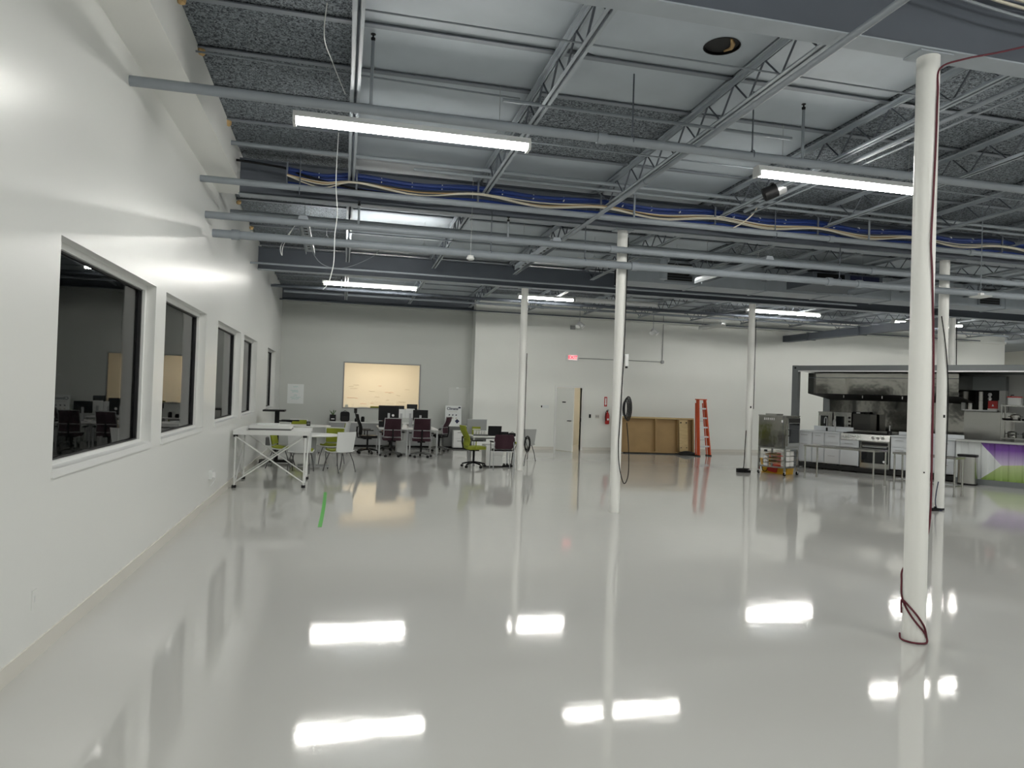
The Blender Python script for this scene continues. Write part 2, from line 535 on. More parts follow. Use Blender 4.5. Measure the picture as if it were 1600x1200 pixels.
# lit office behind the far window
wf = bpy.data.objects.new('window_6', None); COL.objects.link(wf)
struct(wf, 'brightly lit office window in the recessed far wall')
f = MB(); x0, x1, z0, z1 = lw
f.box(x0 - .018, x0 + .02, LY - .015, LY + .05, z0 - .018, z1 + .018).box(x1 - .02, x1 + .018, LY - .015, LY + .05, z0 - .018, z1 + .018)
f.box(x0 + .02, x1 - .02, LY - .015, LY + .05, z1 - .02, z1 + .018).box(x0 + .02, x1 - .02, LY - .015, LY + .05, z0 - .018, z0 + .02)
f.obj('window_frame', 'grey', wf, False)
MB().box(x0 + .02, x1 - .02, LY + .03, LY + .036, z0 + .02, z1 - .02).obj('pane', 'clear', wf, False)
for nm, a in (('wall_office', (-0.3, 6.2, 25.6, 25.7, 0, 3.0)), ('wall_office', (-.3, -.2, LY + .15, 25.6, 0, 3.0)), ('wall_office', (6.1, 6.2, LY + .15, 25.6, 0, 3.0)), ('ceiling_office', (-.3, 6.2, LY + .15, 25.7, 3.0, 3.1))):
    box_s(nm, 'board', 'shell of the lit office behind the far window', *a)
ol = thing('office_panel_light', 'warm ceiling panel light inside the lit far office', 'light', (3.1, 24.2, 2.98))
MB().box(-1.4, 1.4, -.45, .45, 0, .02).obj('frame', 'fixw', ol, False)
MB().box(-1.35, 1.35, -.4, .4, -.012, 0).obj('diffuser', 'warmlamp', ol, False)
wb = thing('whiteboard', 'large whiteboard with faint marker notes in the lit office', 'whiteboard', (3.1, 25.585, 0.9))
MB().box(-2.6, 2.6, -.02, .015, 0, 1.9).obj('panel', 'board', wb, False)
rnd = random.Random(3)
for k, (sx, sz, L, mm) in enumerate([(-1.0, .95, .16, 'inkgrey'), (-.85, 1.0, .2, 'inkgrey'), (-.95, .88, .24, 'inkgrey'), (-1.05, .55, .36, 'redink'), (-.3, .8, .2, 'inkgrey'), (-.1, .6, .16, 'inkgrey'), (.25, .78, .3, 'redink'), (.38, .75, .1, 'inkgrey'), (.65, .68, .14, 'inkgrey'), (.3, .5, .1, 'inkgrey'), (-.6, .35, .22, 'redink'), (.75, .45, .25, 'inkgrey'), (0.0, 1.0, .12, 'redink'), (-.25, .38, .12, 'redink'), (.95, .9, .16, 'inkgrey')]):
    pts = [(sx + L * j / 9, -.024, sz + rnd.uniform(-.012, .012)) for j in range(10)]
    MB().tube(pts, .006, 4).obj('marker_note', mm, wb)
for k, (nm, lb, x, wd, h, mm) in enumerate([('paper_stack', 'white papers standing on the left of the office window sill', 2.02, .10, .10, 'paper'), ('paper_stack', 'white papers on the middle of the office window sill', 2.55, .28, .035, 'paper'), ('box_file', 'green files low behind the office window', 3.0, .5, .06, 'lime')]):
    o = MB().box(-wd / 2, wd / 2, -.03, .03, 0, h).box(-wd / 2 + .01, wd / 2 - .02, -.028, .03, h, h + .006).obj(nm, mm, None, False)
    o.location = (x, LY + .115, lw[2]); tag(o, lb, 'papers')

# door to the corridor
dr = bpy.data.objects.new('door_1', None); COL.objects.link(dr)
struct(dr, 'white door standing ajar in the far wall')
f = MB().box(DX0 - .06, DX0, Y1 - .03, Y1 + .15, 0, DZ + .06).box(DX1, DX1 + .06, Y1 - .03, Y1 + .15, 0, DZ + .06).box(DX0, DX1, Y1 - .03, Y1 + .15, DZ, DZ + .06)
f.obj('door_frame', 'white', dr, False)
T = Matrix.Translation((DX0 + .01, Y1 - .02, 0)) @ Matrix.Rotation(R(-68), 4, "Z")
lf = MB().box(0, .84, -.02, .025, .01, DZ - .01, T).obj('door_leaf', 'farwall', dr, False)
hd = MB()
for s in (-1, 1):
    hd.tube([T @ Vector((.76, s * .02, .98)), T @ Vector((.76, s * .075, .98)), T @ Vector((.64, s * .08, .98))], .012, 8)
hd.obj('handle', 'black', lf)
MB().box(.30, .47, -.026, -.02, 1.55, 1.585, T).obj('name_plate', 'black', lf, False)
MB().box(DX1 - .035, DX1 - .005, Y1 - .036, Y1 - .028, .92, 1.06).obj('strike_plate', 'black', dr, False)
for nm, m, a in (('wall_corridor', 'corr', (7.6, 11.6, 24.6, 24.7, 0, 3.0)), ('wall_corridor', 'corr', (7.5, 7.6, LY + .15, 24.7, 0, 3)), ('wall_corridor', 'board', (11.6, 11.7, Y1 + .15, 24.7, 0, 3)), ('ceiling_corridor', 'board', (7.5, 11.7, Y1 + .15, 24.7, 2.7, 2.8))):
    box_s(nm, m, 'shell of the lit corridor behind the door', *a)
cl = thing('corridor_light', 'warm ceiling light in the corridor behind the door', 'light', (8.9, 23.6, 2.69))
MB().box(-.6, .6, -.15, .15, 0, .01).obj('frame', 'fixw', cl, False)
MB().box(-.55, .55, -.12, .12, -.01, 0).obj('diffuser', 'corrlamp', cl, False)
bl = thing('corridor_window_blind', 'grey slatted blind seen through the door gap', 'blind', (9.85, 24.585, .30))
sm = MB().box(-.35, .16, -.012, .012, 0, .05).mesh('slat', 'grey')
for k in range(25): share('slat', sm, bl, (0, 0, .065 * k), (R(25), 0, 0))

# ------------------------------------------------------------------ roof
ceil = MB()
y0, y1 = Y0, 31.0
ceil.add([(-.3, y0, zd(y0) + .03), (X1, y0, zd(y0) + .03), (X1, y1, zd(y1) + .03), (-.3, y1, zd(y1) + .03), (-.3, y0, zd(y0) + .2), (X1, y0, zd(y0) + .2), (X1, y1, zd(y1) + .2), (-.3, y1, zd(y1) + .2)],
         [(0, 3, 2, 1), (4, 5, 6, 7), (0, 1, 5, 4), (1, 2, 6, 5), (2, 3, 7, 6), (3, 0, 4, 7)])
ceiling = struct(ceil.obj('ceiling', 'deck', None, False), 'grey painted roof deck of wide boards')
JX = [1.88 + 1.86 * k for k in range(16)]
bays = [(0.0, JX[0])] + [(JX[k], JX[k + 1]) for k in range(15)]
TY = [4.7 + .9 * k for k in range(-2, 20)]
pms = {}
def panel_mesh(wd, m):
    key = (round(wd, 2), m)
    if key not in pms:
        pms[key] = MB().box(-wd / 2 + .012, wd / 2 - .012, -.44, .44, 0, .03).mesh('panel', m)
    return pms[key]
rnd = random.Random(11)
HOLE = (5.19, 5.98)
for r_, ty in enumerate(TY[:-1]):
    for bi, (bx0, bx1) in enumerate(bays):
        cy = ty + .45
        if bx0 - 1.85 > 1.19 * (cy + .5) + .6 or cy < 4.6: continue
        m = 'deck'
        if bi == 0: m = 'tect'
        elif bi == 2 and 7.3 < cy < 9.3: m = 'tect'
        elif bi >= 4 and cy < 10.6: m = 'tect'
        elif bi >= 3 and cy > 10.6 and rnd.random() < .3: m = 'tect'
        if bi == 2 and abs(cy - HOLE[1]) < .46:
            # this board has a round hole cut in it: four pieces around it in one board
            o = MB(); n = 28; rr = .165; cx = (bx0 + bx1) / 2; hw = (bx1 - bx0) / 2 - .012
            hx, hy = HOLE[0] - cx, HOLE[1] - cy
            ring = [(hx + rr * math.cos(2 * math.pi * k / n), hy + rr * math.sin(2 * math.pi * k / n)) for k in range(n)]
            def edge(a):
                dx, dy = math.cos(a), math.sin(a)
                t = min((((hw if dx > 0 else -hw) - hx) / dx) if abs(dx) > 1e-6 else 1e9, (((.44 if dy > 0 else -.44) - hy) / dy) if abs(dy) > 1e-6 else 1e9)
                return (hx + dx * t, hy + dy * t)
            angs = [2 * math.pi * k / n for k in range(n)]
            out = [edge(a) for a in angs]
            vs = [(x, y, 0) for x, y in ring] + [(x, y, 0) for x, y in out] + [(x, y, .03) for x, y in ring]
            fs = []
            for k in range(n):
                l = (k + 1) % n
                fs.append((k, n + k, n + l, l)); fs.append((k, l, 2 * n + l, 2 * n + k))
            o.add(vs, fs)
            p = o.obj('panel', m, ceiling, False)
        else:
            p = share('panel', panel_mesh(bx1 - bx0, m), ceiling)
        p.location = ((bx0 + bx1) / 2, cy, zd(cy)); p.rotation_euler = (SA, 0, 0)
tee = MB().box(0, X1, -.035, .035, -.028, -.016).box(0, X1, -.006, .006, -.016, .04).mesh('tee', 'teem')
for ty in TY:
    share('tee', tee, ceiling, (0.0, ty, zd(ty)), (0, 0, 0))
hl = thing('roof_opening', 'round dark vent opening cut in the roof deck near the front girder', 'vent', (HOLE[0], HOLE[1], zd(HOLE[1])))
n = 24
v = []
for k in range(n):
    a = 2 * math.pi * k / n
    v += [(.162 * math.cos(a), .162 * math.sin(a), -.004), (.172 * math.cos(a), .172 * math.sin(a), -.004), (.160 * math.cos(a), .160 * math.sin(a), .028)]
fs = []
for k in range(n):
    l = (k + 1) % n
    fs += [(3 * k, 3 * k + 1, 3 * l + 1, 3 * l), (3 * k, 3 * l, 3 * l + 2, 3 * k + 2)]
MB().add(v, fs).obj('collar', 'black', hl)
MB().lathe([(.159, .02), (.159, .027)], 24).obj('backing', 'rubber', hl)
MB().tube([(.02, -.13, .012), (.08, -.06, .006), (.11, .02, .008), (.08, .10, .012)], [.01, .022, .018, .008], 7).obj('torn_insulation', 'wood', hl)

# bar joists
def joist_parts(L):
    tc = MB().box(-.055, -.008, 0, L, -.05, -.042).box(-.016, -.008, 0, L, -.09, -.042).box(.008, .055, 0, L, -.05, -.042).box(.008, .016, 0, L, -.09, -.042)
    b0, b1 = .42, L - .42
    zb = -.36
    bc = MB().box(-.045, -.008, b0, b1, zb, zb + .007).box(-.015, -.008, b0, b1, zb, zb + .04).box(.008, .045, b0, b1, zb, zb + .007).box(.008, .015, b0, b1, zb, zb + .04)
    pts = [(0, .12, -.06)]
    n = int(round((b1 - b0 - .2) / .26)); n += (n % 2)
    for k in range(n + 1):
        y = b0 + .1 + (b1 - b0 - .2) * k / n
        pts.append((0, y, zb + .02 if k % 2 == 0 else -.07))
    pts.append((0, L - .12, -.06))
    wb_ = MB().tube(pts, .0115, 6)
    return tc.mesh('top_chord', 'steel'), bc.mesh('bottom_chord', 'steel'), wb_.mesh('web', 'girder', True)
GY = [4.6, 10.4, 16.2, 22.0]
JM = joist_parts(5.78)
BAYN = ['nearest bay before the cable girder', 'in the bay behind the cable girder', 'in the bay along the far wall']
for bi in range(3):
    for k, jx in enumerate(JX):
        if jx - 1.85 > 1.19 * GY[bi + 1] + .3: continue
        o = thing('bar_joist', '%s roof joist from the left wall, %s' % (ORD[k], BAYN[bi]), 'joist', (jx, GY[bi] + .01, zd(GY[bi]) - .03), 0, 'open-web roof joists')
        o.rotation_euler = (SA, 0, 0)
        for nm, me in zip(('top_chord', 'bottom_chord', 'web'), JM): share(nm, me, o)

# girders
GN = ['nearest girder, cut by the top right of the picture', 'girder under the blue cable bundle', 'girder over the desk area', 'short one over the recessed far wall']
for gi, gy in enumerate(GY):
    zb, zt = zg(gy), zd(gy) - .03
    gx1 = X1
    if gi == 3: zb, gx1, gy, zt = 4.43, 5.92, 22.64, zd(22.64) + .08
    o = thing('girder', 'grey steel I-beam with shade-darkened web, the ' + GN[gi], 'girder', (0, gy, zb))
    hgt = zt - zb - .08
    gx0 = .385 if gi < 2 else 0.0
    MB().box(gx0, gx1, -.006, .006, .012, hgt - .012).obj('web', 'girder', o, False)  # web coloured darker than the bottom flange to carry its shade
    MB().box(gx0, gx1, -.095, .095, 0, .012).obj('bottom_flange', 'steel', o, False)
    MB().box(gx0, gx1, -.095, .095, hgt - .012, hgt).obj('top_flange', 'girder', o, False)

# columns
CN = [(6.2, 4.61, 'thick white steel column wrapped by the red cable at right'), (6.05, 10.42, 'white steel column with the black cable loop in the middle'), (12.14, 10.42, 'white steel column with a black foot by the prep tables'),
      (5.97, 16.2, 'white steel column at the end of the laptop desk'), (11.97, 16.2, 'white steel column beside the combi oven'), (18.15, 16.2, 'white steel column rising behind the kitchen container')]
cols = []
for x, y, lb in CN:
    z = zg(y)
    o = thing('column', lb, 'column', (x, y, 0))
    MB().cyl((0, 0, 0), (0, 0, z - .015), .082, 28).obj('shaft', 'colw', o)
    MB().box(-.15, .15, -.09, .09, z - .015, z - .002).obj('cap_plate', 'steel', o, False)
    if (x, y) == (12.14, 10.42):
        MB().cyl((0, 0, .002), (0, 0, .035), .088, 28).obj('foot_ring', 'rubber', o)
    if (x, y) == (12.14, 10.42) or x == 11.97:
        MB().box(-.03, .0, -.088, -.078, 1.62, 1.67).obj('socket', 'black', o, False)
    cols.append(o)
MB().cyl((-.02, -.084, 1.30), (-.02, -.080, 1.30), .006, 8).obj('screw_hole', 'black', cols[0])

# ------------------------------------------------------------------ pipes
def pipe(lb, p0, p1, r, collars=(), m='pipe', cat='pipe', name='sprinkler_pipe'):
    p0, p1 = Vector(p0), Vector(p1)
    o = thing(name, lb, cat, p0)
    d = p1 - p0
    MB().cyl((0, 0, 0), d, r, 14).obj('tube', m, o)
    for t in collars:
        c = d * t; e = d.normalized() * .05
        MB().cyl(c - e, c + e, r * 1.25, 14).obj('coupling', m, o)
    return o
pipe('thick grey sprinkler pipe running above the nearest strip light', (0, 6.65, 4.36), (15, 6.65, 4.37), .045, (.285,))
pipe('grey sprinkler pipe running just under the blue cable bundle', (0, 9.75, 4.415), (15, 9.75, 4.40), .042, (.62, .8))
pipe('upper grey pipe of the pair crossing in front of the middle column', (0, 10.17, 4.05), (14.5, 10.17, 4.04), .048, (.4, .72))
pipe('lower grey pipe of the pair crossing in front of the middle column', (.1, 10.17, 3.81), (14.5, 10.17, 3.81), .055, (.02, .42, .66, .7))
pipe('slim grey conduit running close under the roof deck', (.32, 9.58, 4.86), (14, 9.58, 4.82), .028, (), 'pipe', 'conduit', 'conduit')
pipe('second slim grey conduit close under the roof deck', (2.7, 9.70, 4.80), (14, 9.70, 4.77), .022, (), 'pipe', 'conduit', 'conduit')
pipe('thin grey conduit crossing the left bays under the deck', (.3, 7.3, 4.97), (3.6, 7.38, 4.96), .010, (), 'pipe', 'conduit', 'conduit')
pipe('short grey pipe stub crossing under two joists', (3.3, 6.85, 4.70), (6.55, 6.85, 4.69), .018, (), 'pipe', 'conduit', 'conduit')
pipe('thin grey rod crossing beneath the round roof opening', (1.9, 5.62, 4.74), (14, 5.62, 4.74), .008, (), 'pipe', 'rod', 'bridging_rod')
pipe('thin rod crossing the joists near the first strip light', (1.88, 7.9, 4.70), (13, 7.9, 4.70), .010, (), 'pipe', 'rod', 'bridging_rod')
pipe('thin bridging rod crossing joists behind the cable bundle', (1.88, 12.4, 4.62), (17, 12.4, 4.62), .011, (), 'pipe', 'rod', 'bridging_rod')
pipe('thin bridging rod crossing joists near the third girder', (1.88, 14.4, 4.58), (19, 14.4, 4.58), .011, (), 'pipe', 'rod', 'bridging_rod')
pipe('dark pipe entering the left wall behind the far strip light', (0, 19.1, 4.36), (25, 19.1, 4.33), .04, (), 'girder')
pipe('grey pipe near the far wall above the lit office window', (0.2, 20.6, 4.42), (25, 20.6, 4.42), .035, (.3,), 'pipe')
pipe('grey pipe along the top of the recessed wall', (0, 21.75, 4.33), (25, 21.75, 4.33), .02, (), 'girder', 'conduit', 'conduit')
pipe('grey pipe between the second girder and the bright deck', (.05, 11.9, 4.52), (13, 11.9, 4.50), .03, (.4,))
pipe('slim grey pipe crossing below the third girder', (0, 14.9, 4.22), (14, 14.9, 4.22), .02, (), 'pipe')
pipe('slim grey line beyond the bright deck', (1.88, 12.9, 4.55), (8, 12.9, 4.55), .014, (), 'pipe', 'conduit', 'conduit')
pipe('long grey conduit slung under the girders beside the third joist', (5.33, 2.4, 4.475), (5.25, 13.4, 4.27), .028, (.5,), 'pipe', 'conduit', 'conduit')
pipe('grey conduit under the fourth joist from the left wall', (7.62, 4.9, 4.68), (7.55, 9.4, 4.60), .025, (), 'pipe', 'conduit', 'conduit')
pipe('second grey conduit beside the fourth joist', (7.75, 4.9, 4.66), (7.66, 9.4, 4.58), .012, (), 'pipe', 'conduit', 'conduit')
# sprinkler drops: slim vertical risers with dark heads
SPR = [(2.02, 6.65, 4.38, 5.0, 'upright sprinkler beside the first roof joist'), (6.55, 6.65, 4.38, 4.93, 'upright sprinkler above the nearest long pipe'), (5.95, 9.75, 4.42, 4.80, 'upright sprinkler in front of the middle column'), (10.0, 9.75, 4.42, 4.78, 'upright sprinkler left of the near column'), (2.0, 10.17, 4.05, 4.35, 'upright sprinkler over the bright deck'), (4.15, 10.17, 4.05, 4.32, 'upright sprinkler left of the middle column'), (1.75, 19.1, 4.36, 4.62, 'upright sprinkler behind the far strip light'), (7.6, 19.1, 4.36, 4.6, 'upright sprinkler above the desk area')]
for x, y, za, zb, lb in SPR:
    o = thing('sprinkler', lb, 'sprinkler', (x, y, za))
    MB().cyl((0, 0, 0), (0, 0, zb - za), .016, 8).obj('riser', 'pipe', o)
    MB().lathe([(.012, 0), (.02, .012), (.02, .03), (.008, .035), (.008, .055), (.024, .06), (.024, .066)], 10, (0, 0, zb - za)).obj('head', 'black', o)
# hanger rods
RODS = [(1.22, 9.75, 4.4, 4.98, 'first pipe hanger rod from the left wall'), (4.6, 6.65, 4.4, 5.05, 'hanger rod on the nearest pipe'), (5.35, 10.17, 3.85, 4.66, 'hanger rod left of the middle column'), (5.95, 6.65, 4.4, 5.05, 'hanger rod beside the front sprinkler'), (8.3, 9.75, 4.4, 4.95, 'hanger rod behind the second strip light'), (10.9, 9.75, 4.4, 4.95, 'hanger rod near the right column'), (3.9, 10.17, 3.86, 4.9, 'hanger rod over the white hanging sensor'), (9.8, 10.17, 3.86, 4.9, 'hanger rod over the duct grille')]
for x, y, za, zb, lb in RODS:
    o = thing('hanger_rod', lb, 'rod', (x, y, za))
    MB().cyl((0, 0, 0), (0, 0, zb - za), .008, 6).obj('rod', 'girder', o)
    MB().tube(arc((0, 0, -.02), .05, 0, 360, 14, 'yz'), .006, 5).obj('ring', 'girder', o)

# cable bundle in hooks along the second girder
def cable(lb, pts, r, m, name='cable', n=6, cat='cable', sub=6):
    # Catmull-Rom through pts
    P = [Vector(p) for p in pts]
    out = []
    for i in range(len(P) - 1):
        a, b_, c, d = P[max(i - 1, 0)], P[i], P[i + 1], P[min(i + 2, len(P) - 1)]
        for k in range(sub):
            t = k / sub
            out.append(.5 * ((2 * b_) + (c - a) * t + (2 * a - 5 * b_ + 4 * c - d) * t * t + (3 * b_ - a - 3 * c + d) * t ** 3))
    out.append(P[-1])
    o = MB().tube(out, r, n).obj(name, m)
    return tag(o, lb, cat)
hk = [1.05, 1.95, 3.62, 5.45, 7.3, 9.1, 10.9, 12.7, 14.4]
rnd = random.Random(5)
def swag(y, z, sag, jit):
    pts = []
    for i in range(len(hk) - 1):
        pts.append((hk[i], y, z + rnd.uniform(-jit, jit)))
        pts.append(((hk[i] + hk[i + 1]) / 2, y, z - sag + rnd.uniform(-jit, jit)))
    pts.append((hk[-1], y, z))
    return pts
BL = [(9.90, 4.69, .05, .027), (9.93, 4.665, .06, .022), (9.87, 4.675, .045, .022)]
for i, (y, z, sg, rr) in enumerate(BL):
    cable(['fat upper blue data cable bundle along the girder', 'blue cable bundle tucked behind the fat one', 'blue cable bundle in front of the girder web'][i], swag(y, z, sg, .01), rr, 'blue', 'cable_bundle', 7)
cable('lower blue data cable hanging beneath the cream cables', swag(9.93, 4.52, .03, .008), .02, 'blue', 'cable_bundle', 6)
for i in range(4):
    cable(['cream cable', 'brownish cable', 'pale cable', 'thin cream cable'][i] + ' draped under the blue bundle, ' + ['uppermost', 'second', 'third', 'lowest'][i] + ' of four', swag(9.82 - .015 * i, 4.595 - .012 * i, .06 + .012 * i, .014), .008, ['cream', 'wood', 'cream', 'cream'][i])
cable('black cable running to the left wall below the blue bundle', [(.4, 9.9, 4.74), (1.0, 9.9, 4.70), (1.3, 9.85, 4.60), (1.9, 9.84, 4.50), (2.4, 9.84, 4.47)], .016, 'black')
HK = MB().box(-.012, .012, -.10, -.085, -.13, .12).box(-.012, .012, -.10, .08, -.145, -.13).box(-.012, .012, .065, .08, -.13, .0)
hkm = HK.mesh('cable_hook', 'girder')
for i, x in enumerate(hk):
    o = bpy.data.objects.new('cable_hook', hkm); COL.objects.link(o)
    o.location = (x, 9.90, 4.62)
    tag(o, '%s cable hook along the blue bundle, counted from the left wall' % ORD[i], 'hook', 'cable hooks')
tie = MB().lathe([(.036, -.005), (.036, .005)], 10).mesh('cable_tie', 'whitep')
k = 0
for i in range(len(hk) - 1):
    for t in (.2, .45, .7):
        x = hk[i] + (hk[i + 1] - hk[i]) * t
        o = bpy.data.objects.new('cable_tie', tie); COL.objects.link(o)
        sagz = 4.69 - .05 * math.sin(math.pi * t)
        o.location = (x, 9.89, sagz); o.rotation_euler = (0, R(90), 0)
        tag(o, '%s white cable tie around the blue bundle from the left wall' % ORD[k], 'cable tie', 'ties around the blue bundle'); k += 1

# ------------------------------------------------------------------ strip lights
def strip(lb, x0, x1, y, z, lit=True, along='x', style='wrap', hang=True):
    L = x1 - x0
    o = thing('strip_light', lb, 'light', (x0, y, z))
    if along == 'y': o.rotation_euler = (0, 0, R(90))
    top = .11
    # tray with sloping sides
    if style == 'tube':
        poly = [(-.03, .11), (.03, .11), (.045, .053), (-.045, .053)]
    else: poly = [(-.05, .11), (.05, .11), (.075, .055), (.075, .045), (-.075, .045), (-.075, .055)]
    MB().prism([(a, b) for a, b in poly], .0, L, 'x').obj('housing', 'fixw', o, False)
    if style == 'wrap':
        lp = [(.066, .045)] + [(.060 * math.cos(R(a)), .03 + .042 * math.sin(R(a))) for a in range(0, -181, -20)] + [(-.066, .045)]
        MB().prism(lp, .03, L - .03, 'x').obj('lens', 'lens' if lit else 'deadlens', o)
        for s in (0, 1):
            MB().box(s * (L - .03), s * (L - .03) + .03, -.072, .072, -.015, .046).obj('end_cap', 'fixw', o, False)
    elif style == 'tube':
        for s in (-.05, .05):
            MB().cyl((.04, s, .03), (L - .04, s, .03), .019, 10).obj('tube', 'lens' if lit else 'deadlens', o)
        for s in (.02, L - .05):
            MB().box(s, s + .03, -.07, .07, -.01, .045).obj('end_cap', 'fixw', o, False)
    elif style == 'recessed':
        MB().box(.02, L - .02, -.06, .06, .03, .044).obj('lens', 'lens' if lit else 'deadlens', o, False)
        for s in (-1, 1): MB().box(0, L, .068 * s - .007, .068 * s + .007, .020, .046).obj('side_rail', 'fixw', o, False)
        for s in (0, 1): MB().box(s * (L - .02), s * (L - .02) + .02, -.061, .061, .020, .046).obj('end_cap', 'fixw', o, False)
    else:   # bare channel with punched slots
        sl = MB()
        k = .12
        while k < L - .15:
            sl.box(k, k + .07, -.03, .03, .041, .0448); k += .2
        sl.obj('slots', 'black', o, False)
        MB().box(0, L, -.075, -.068, -.005, .046).obj('lip', 'fixw', o, False)
        MB().box(0, L, .068, .075, -.005, .046).obj('lip', 'fixw', o, False)
    if hang:
        for t in (.14, .86):
            xx = L * t
            yw = y if along == 'x' else y + xx
            zt = zd(yw) - (.03 if 4.7 < yw < 21 else -.035) - z
            MB().tube([(xx - .06, 0, .11), (xx, 0, .17), (xx + .06, 0, .11)], .004, 5).obj('hanger', 'silver', o)
            MB().cyl((xx, 0, .17), (xx, 0, zt), .003, 5).obj('hanger', 'silver', o)
    return o
strip('nearest lit white strip light, hanging left of centre', 1.29, 3.71, 7.32, 4.40)
strip('lit white strip light ending behind the near right column', 6.42, 8.85, 7.32, 4.41)
for i, (x0, lb) in enumerate([(1.15, 'lit strip light hidden behind the pipes over the bright deck'), (6.25, 'lit strip light hidden behind the pipes past the middle column'), (13.05, 'lit strip light hidden behind the right column and pipes'), (18.2, 'lit strip light right of the frame over the kitchen')]):
    strip(lb, x0, x0 + 2.44, 13.2, 4.362 if i == 0 else 4.38, True, 'x', 'tube' if i == 0 else 'recessed')
strip('far lit strip light above the lit office window', 1.28, 3.68, 18.5, 4.375, True, 'x', 'tube')
strip('short far lit strip light behind the desk column', 6.36, 7.93, 18.5, 4.37)
strip('unlit strip light continuing right of the short lit one', 7.97, 10.40, 18.5, 4.37, False)
strip('far lit strip light above the combi oven column', 13.22, 15.68, 18.5, 4.385, True, 'x', 'tube')
strip('far lit strip light seen between the two right columns', 18.25, 20.8, 18.5, 4.36)
strip('far lit strip light right of the frame above the container', 24.0, 26.44, 18.5, 4.36)
for yy in (1.6, -4.2):  # unseen rows added to light the near floor and wall
    for x0 in (1.3, 6.4, 12.9, 18.2, 24.0):
        strip('added unseen lit strip light behind the viewer, %s row, %s from the left wall' % ('nearer' if yy > 0 else 'back', ORD[(1.3, 6.4, 12.9, 18.2, 24.0).index(x0)]), x0, x0 + 2.44, yy, 4.42)
for x0 in (12.9, 18.2, 24.0):
    strip('lit strip light right of the frame, nearest row, %s one' % {12.9: 'first', 18.2: 'second', 24.0: 'third'}[x0], x0, x0 + 2.44, 7.32, 4.42)
strip('added unseen lit strip light beyond the far wall end', 28, 30.4, 26.0, 4.3)  # unseen lamp added to brighten the cream area
for x, lb in ((1.24, 'bare grey light channel hanging near the left wall, seen end on'), (4.98, 'bare grey light channel hanging left of the middle column'), (8.66, 'bare grey light channel hanging right of the middle column'), (12.18, 'bare grey light channel beside the near right column')):
    o = strip(lb, x, x + 2.44, 10.42, 4.10, False, 'y', 'bare')
    if True:
        for ch in o.children:
            if ch.name.split('.')[0] == 'housing': ch.data.materials[0] = MT['steel']
            if ch.name.split('.')[0] == 'lip': ch.data.materials[0] = MT['pipe']
strip('bare light channel hanging under the far lit strip light by the oven column', 12.9, 14.3, 19.2, 4.02, False, 'y', 'bare')

# ------------------------------------------------------------------ ducts and rooftop gear
d = thing('supply_duct', 'long rectangular grey air duct with three grilles', 'duct', (7.82, 14.5, 4.34))
MB().box(0, 16, 0, .72, 0, .53).obj('duct_body', 'steel', d, False)
for k in range(9):
    MB().box(1.7 * k, 1.7 * k + .04, -.015, .735, -.015, .54).obj('flange', 'steel', d, False)
for gx in (.95, 4.8, 9.4):
    g = MB().box(gx - .05, gx + .65, -.03, 0, .04, .50).obj('grille', 'pipe', d, False)
    MB().box(gx, gx + .6, -.034, -.03, .08, .46).obj('dark_core', 'rubber', g, False)
    for j in range(6):
        MB().box(gx, gx + .6, -.05, -.034, .12 + .06 * j, .128 + .06 * j).obj('louvre', 'girder', g, False)
d = thing('round_duct', 'short round grey vent pipe rising above the duct grille', 'duct', (8.5, 14.1, 4.36))
MB().tube([(0, 0, 0), (0, 0, .36)] + arc((.1, 0, .36), .1, 180, 90, 6), .085, 14).obj('pipe', 'steel', d)
MB().cyl((0, 0, .2), (0, 0, .24), .095, 14).obj('band', 'pipe', d)
d = thing('square_duct', 'dark grey square duct running back to the far wall above the container', 'duct', (17.1, 15.4, 3.92))
MB().box(-.14, .14, 0, 6.81, 0, .22).obj('duct_body', 'girder', d, False)
for k in range(3): MB().box(-.16, .16, .6 + 2.4 * k, .66 + 2.4 * k, -.02, .24).obj('flange', 'girder', d, False)
d = thing('air_handler', 'dark air handling box hung between joists above the duct', 'air handler', (11.3, 12.9, 4.28))
MB().box(0, 1.7, 0, .9, 0, .26).obj('casing', 'girder', d, False)
MB().box(.1, .75, -.02, 0, .03, .23).obj('access_panel', 'black', d, False)
MB().box(.9, 1.6, -.02, 0, .03, .23).obj('access_panel', 'navy', d, False)

# hung devices
d = thing('hanging_sensor', 'small white sensor hanging on a rod left of the middle column', 'sensor', (3.58, 10.03, 3.72))
MB().cyl((0, 0, .03), (0, 0, 1.28), .004, 6).obj('rod', 'silver', d)
MB().lathe([(.035, -.035), (.055, -.02), (.055, .0), (.045, .005), (.045, .03)], 14).obj('body', 'fixw', d)
d = thing('spot_lamp', 'black and silver projector lamp hanging under the second strip light', 'lamp', (7.42, 8.45, 4.60), R(-25))
MB().cyl((-.14, 0, -.02), (.02, 0, .05), .09, 18).obj('body', 'black', d)
MB().cyl((.02, 0, .05), (.12, 0, .09), .085, 18).obj('reflector', 'alu', d)
MB().box(-.06, -.02, -.03, .03, .06, .14).obj('bracket', 'black', d, False)
d = thing('wireless_access_point', 'flat white disc access point hanging right of the near column', 'access point', (11.42, 9.0, 3.53))
MB().lathe([(.02, -.025), (.10, -.012), (.155, .0), (.15, .008), (.05, .025)], 24).obj('dish', 'whitep', d)
MB().box(-.03, .04, -.025, .025, .025, .06).obj('adapter', 'logo', d, False)
MB().cyl((0, 0, .06), (0, 0, 1.49), .006, 6).obj('rod', 'pipe', d)
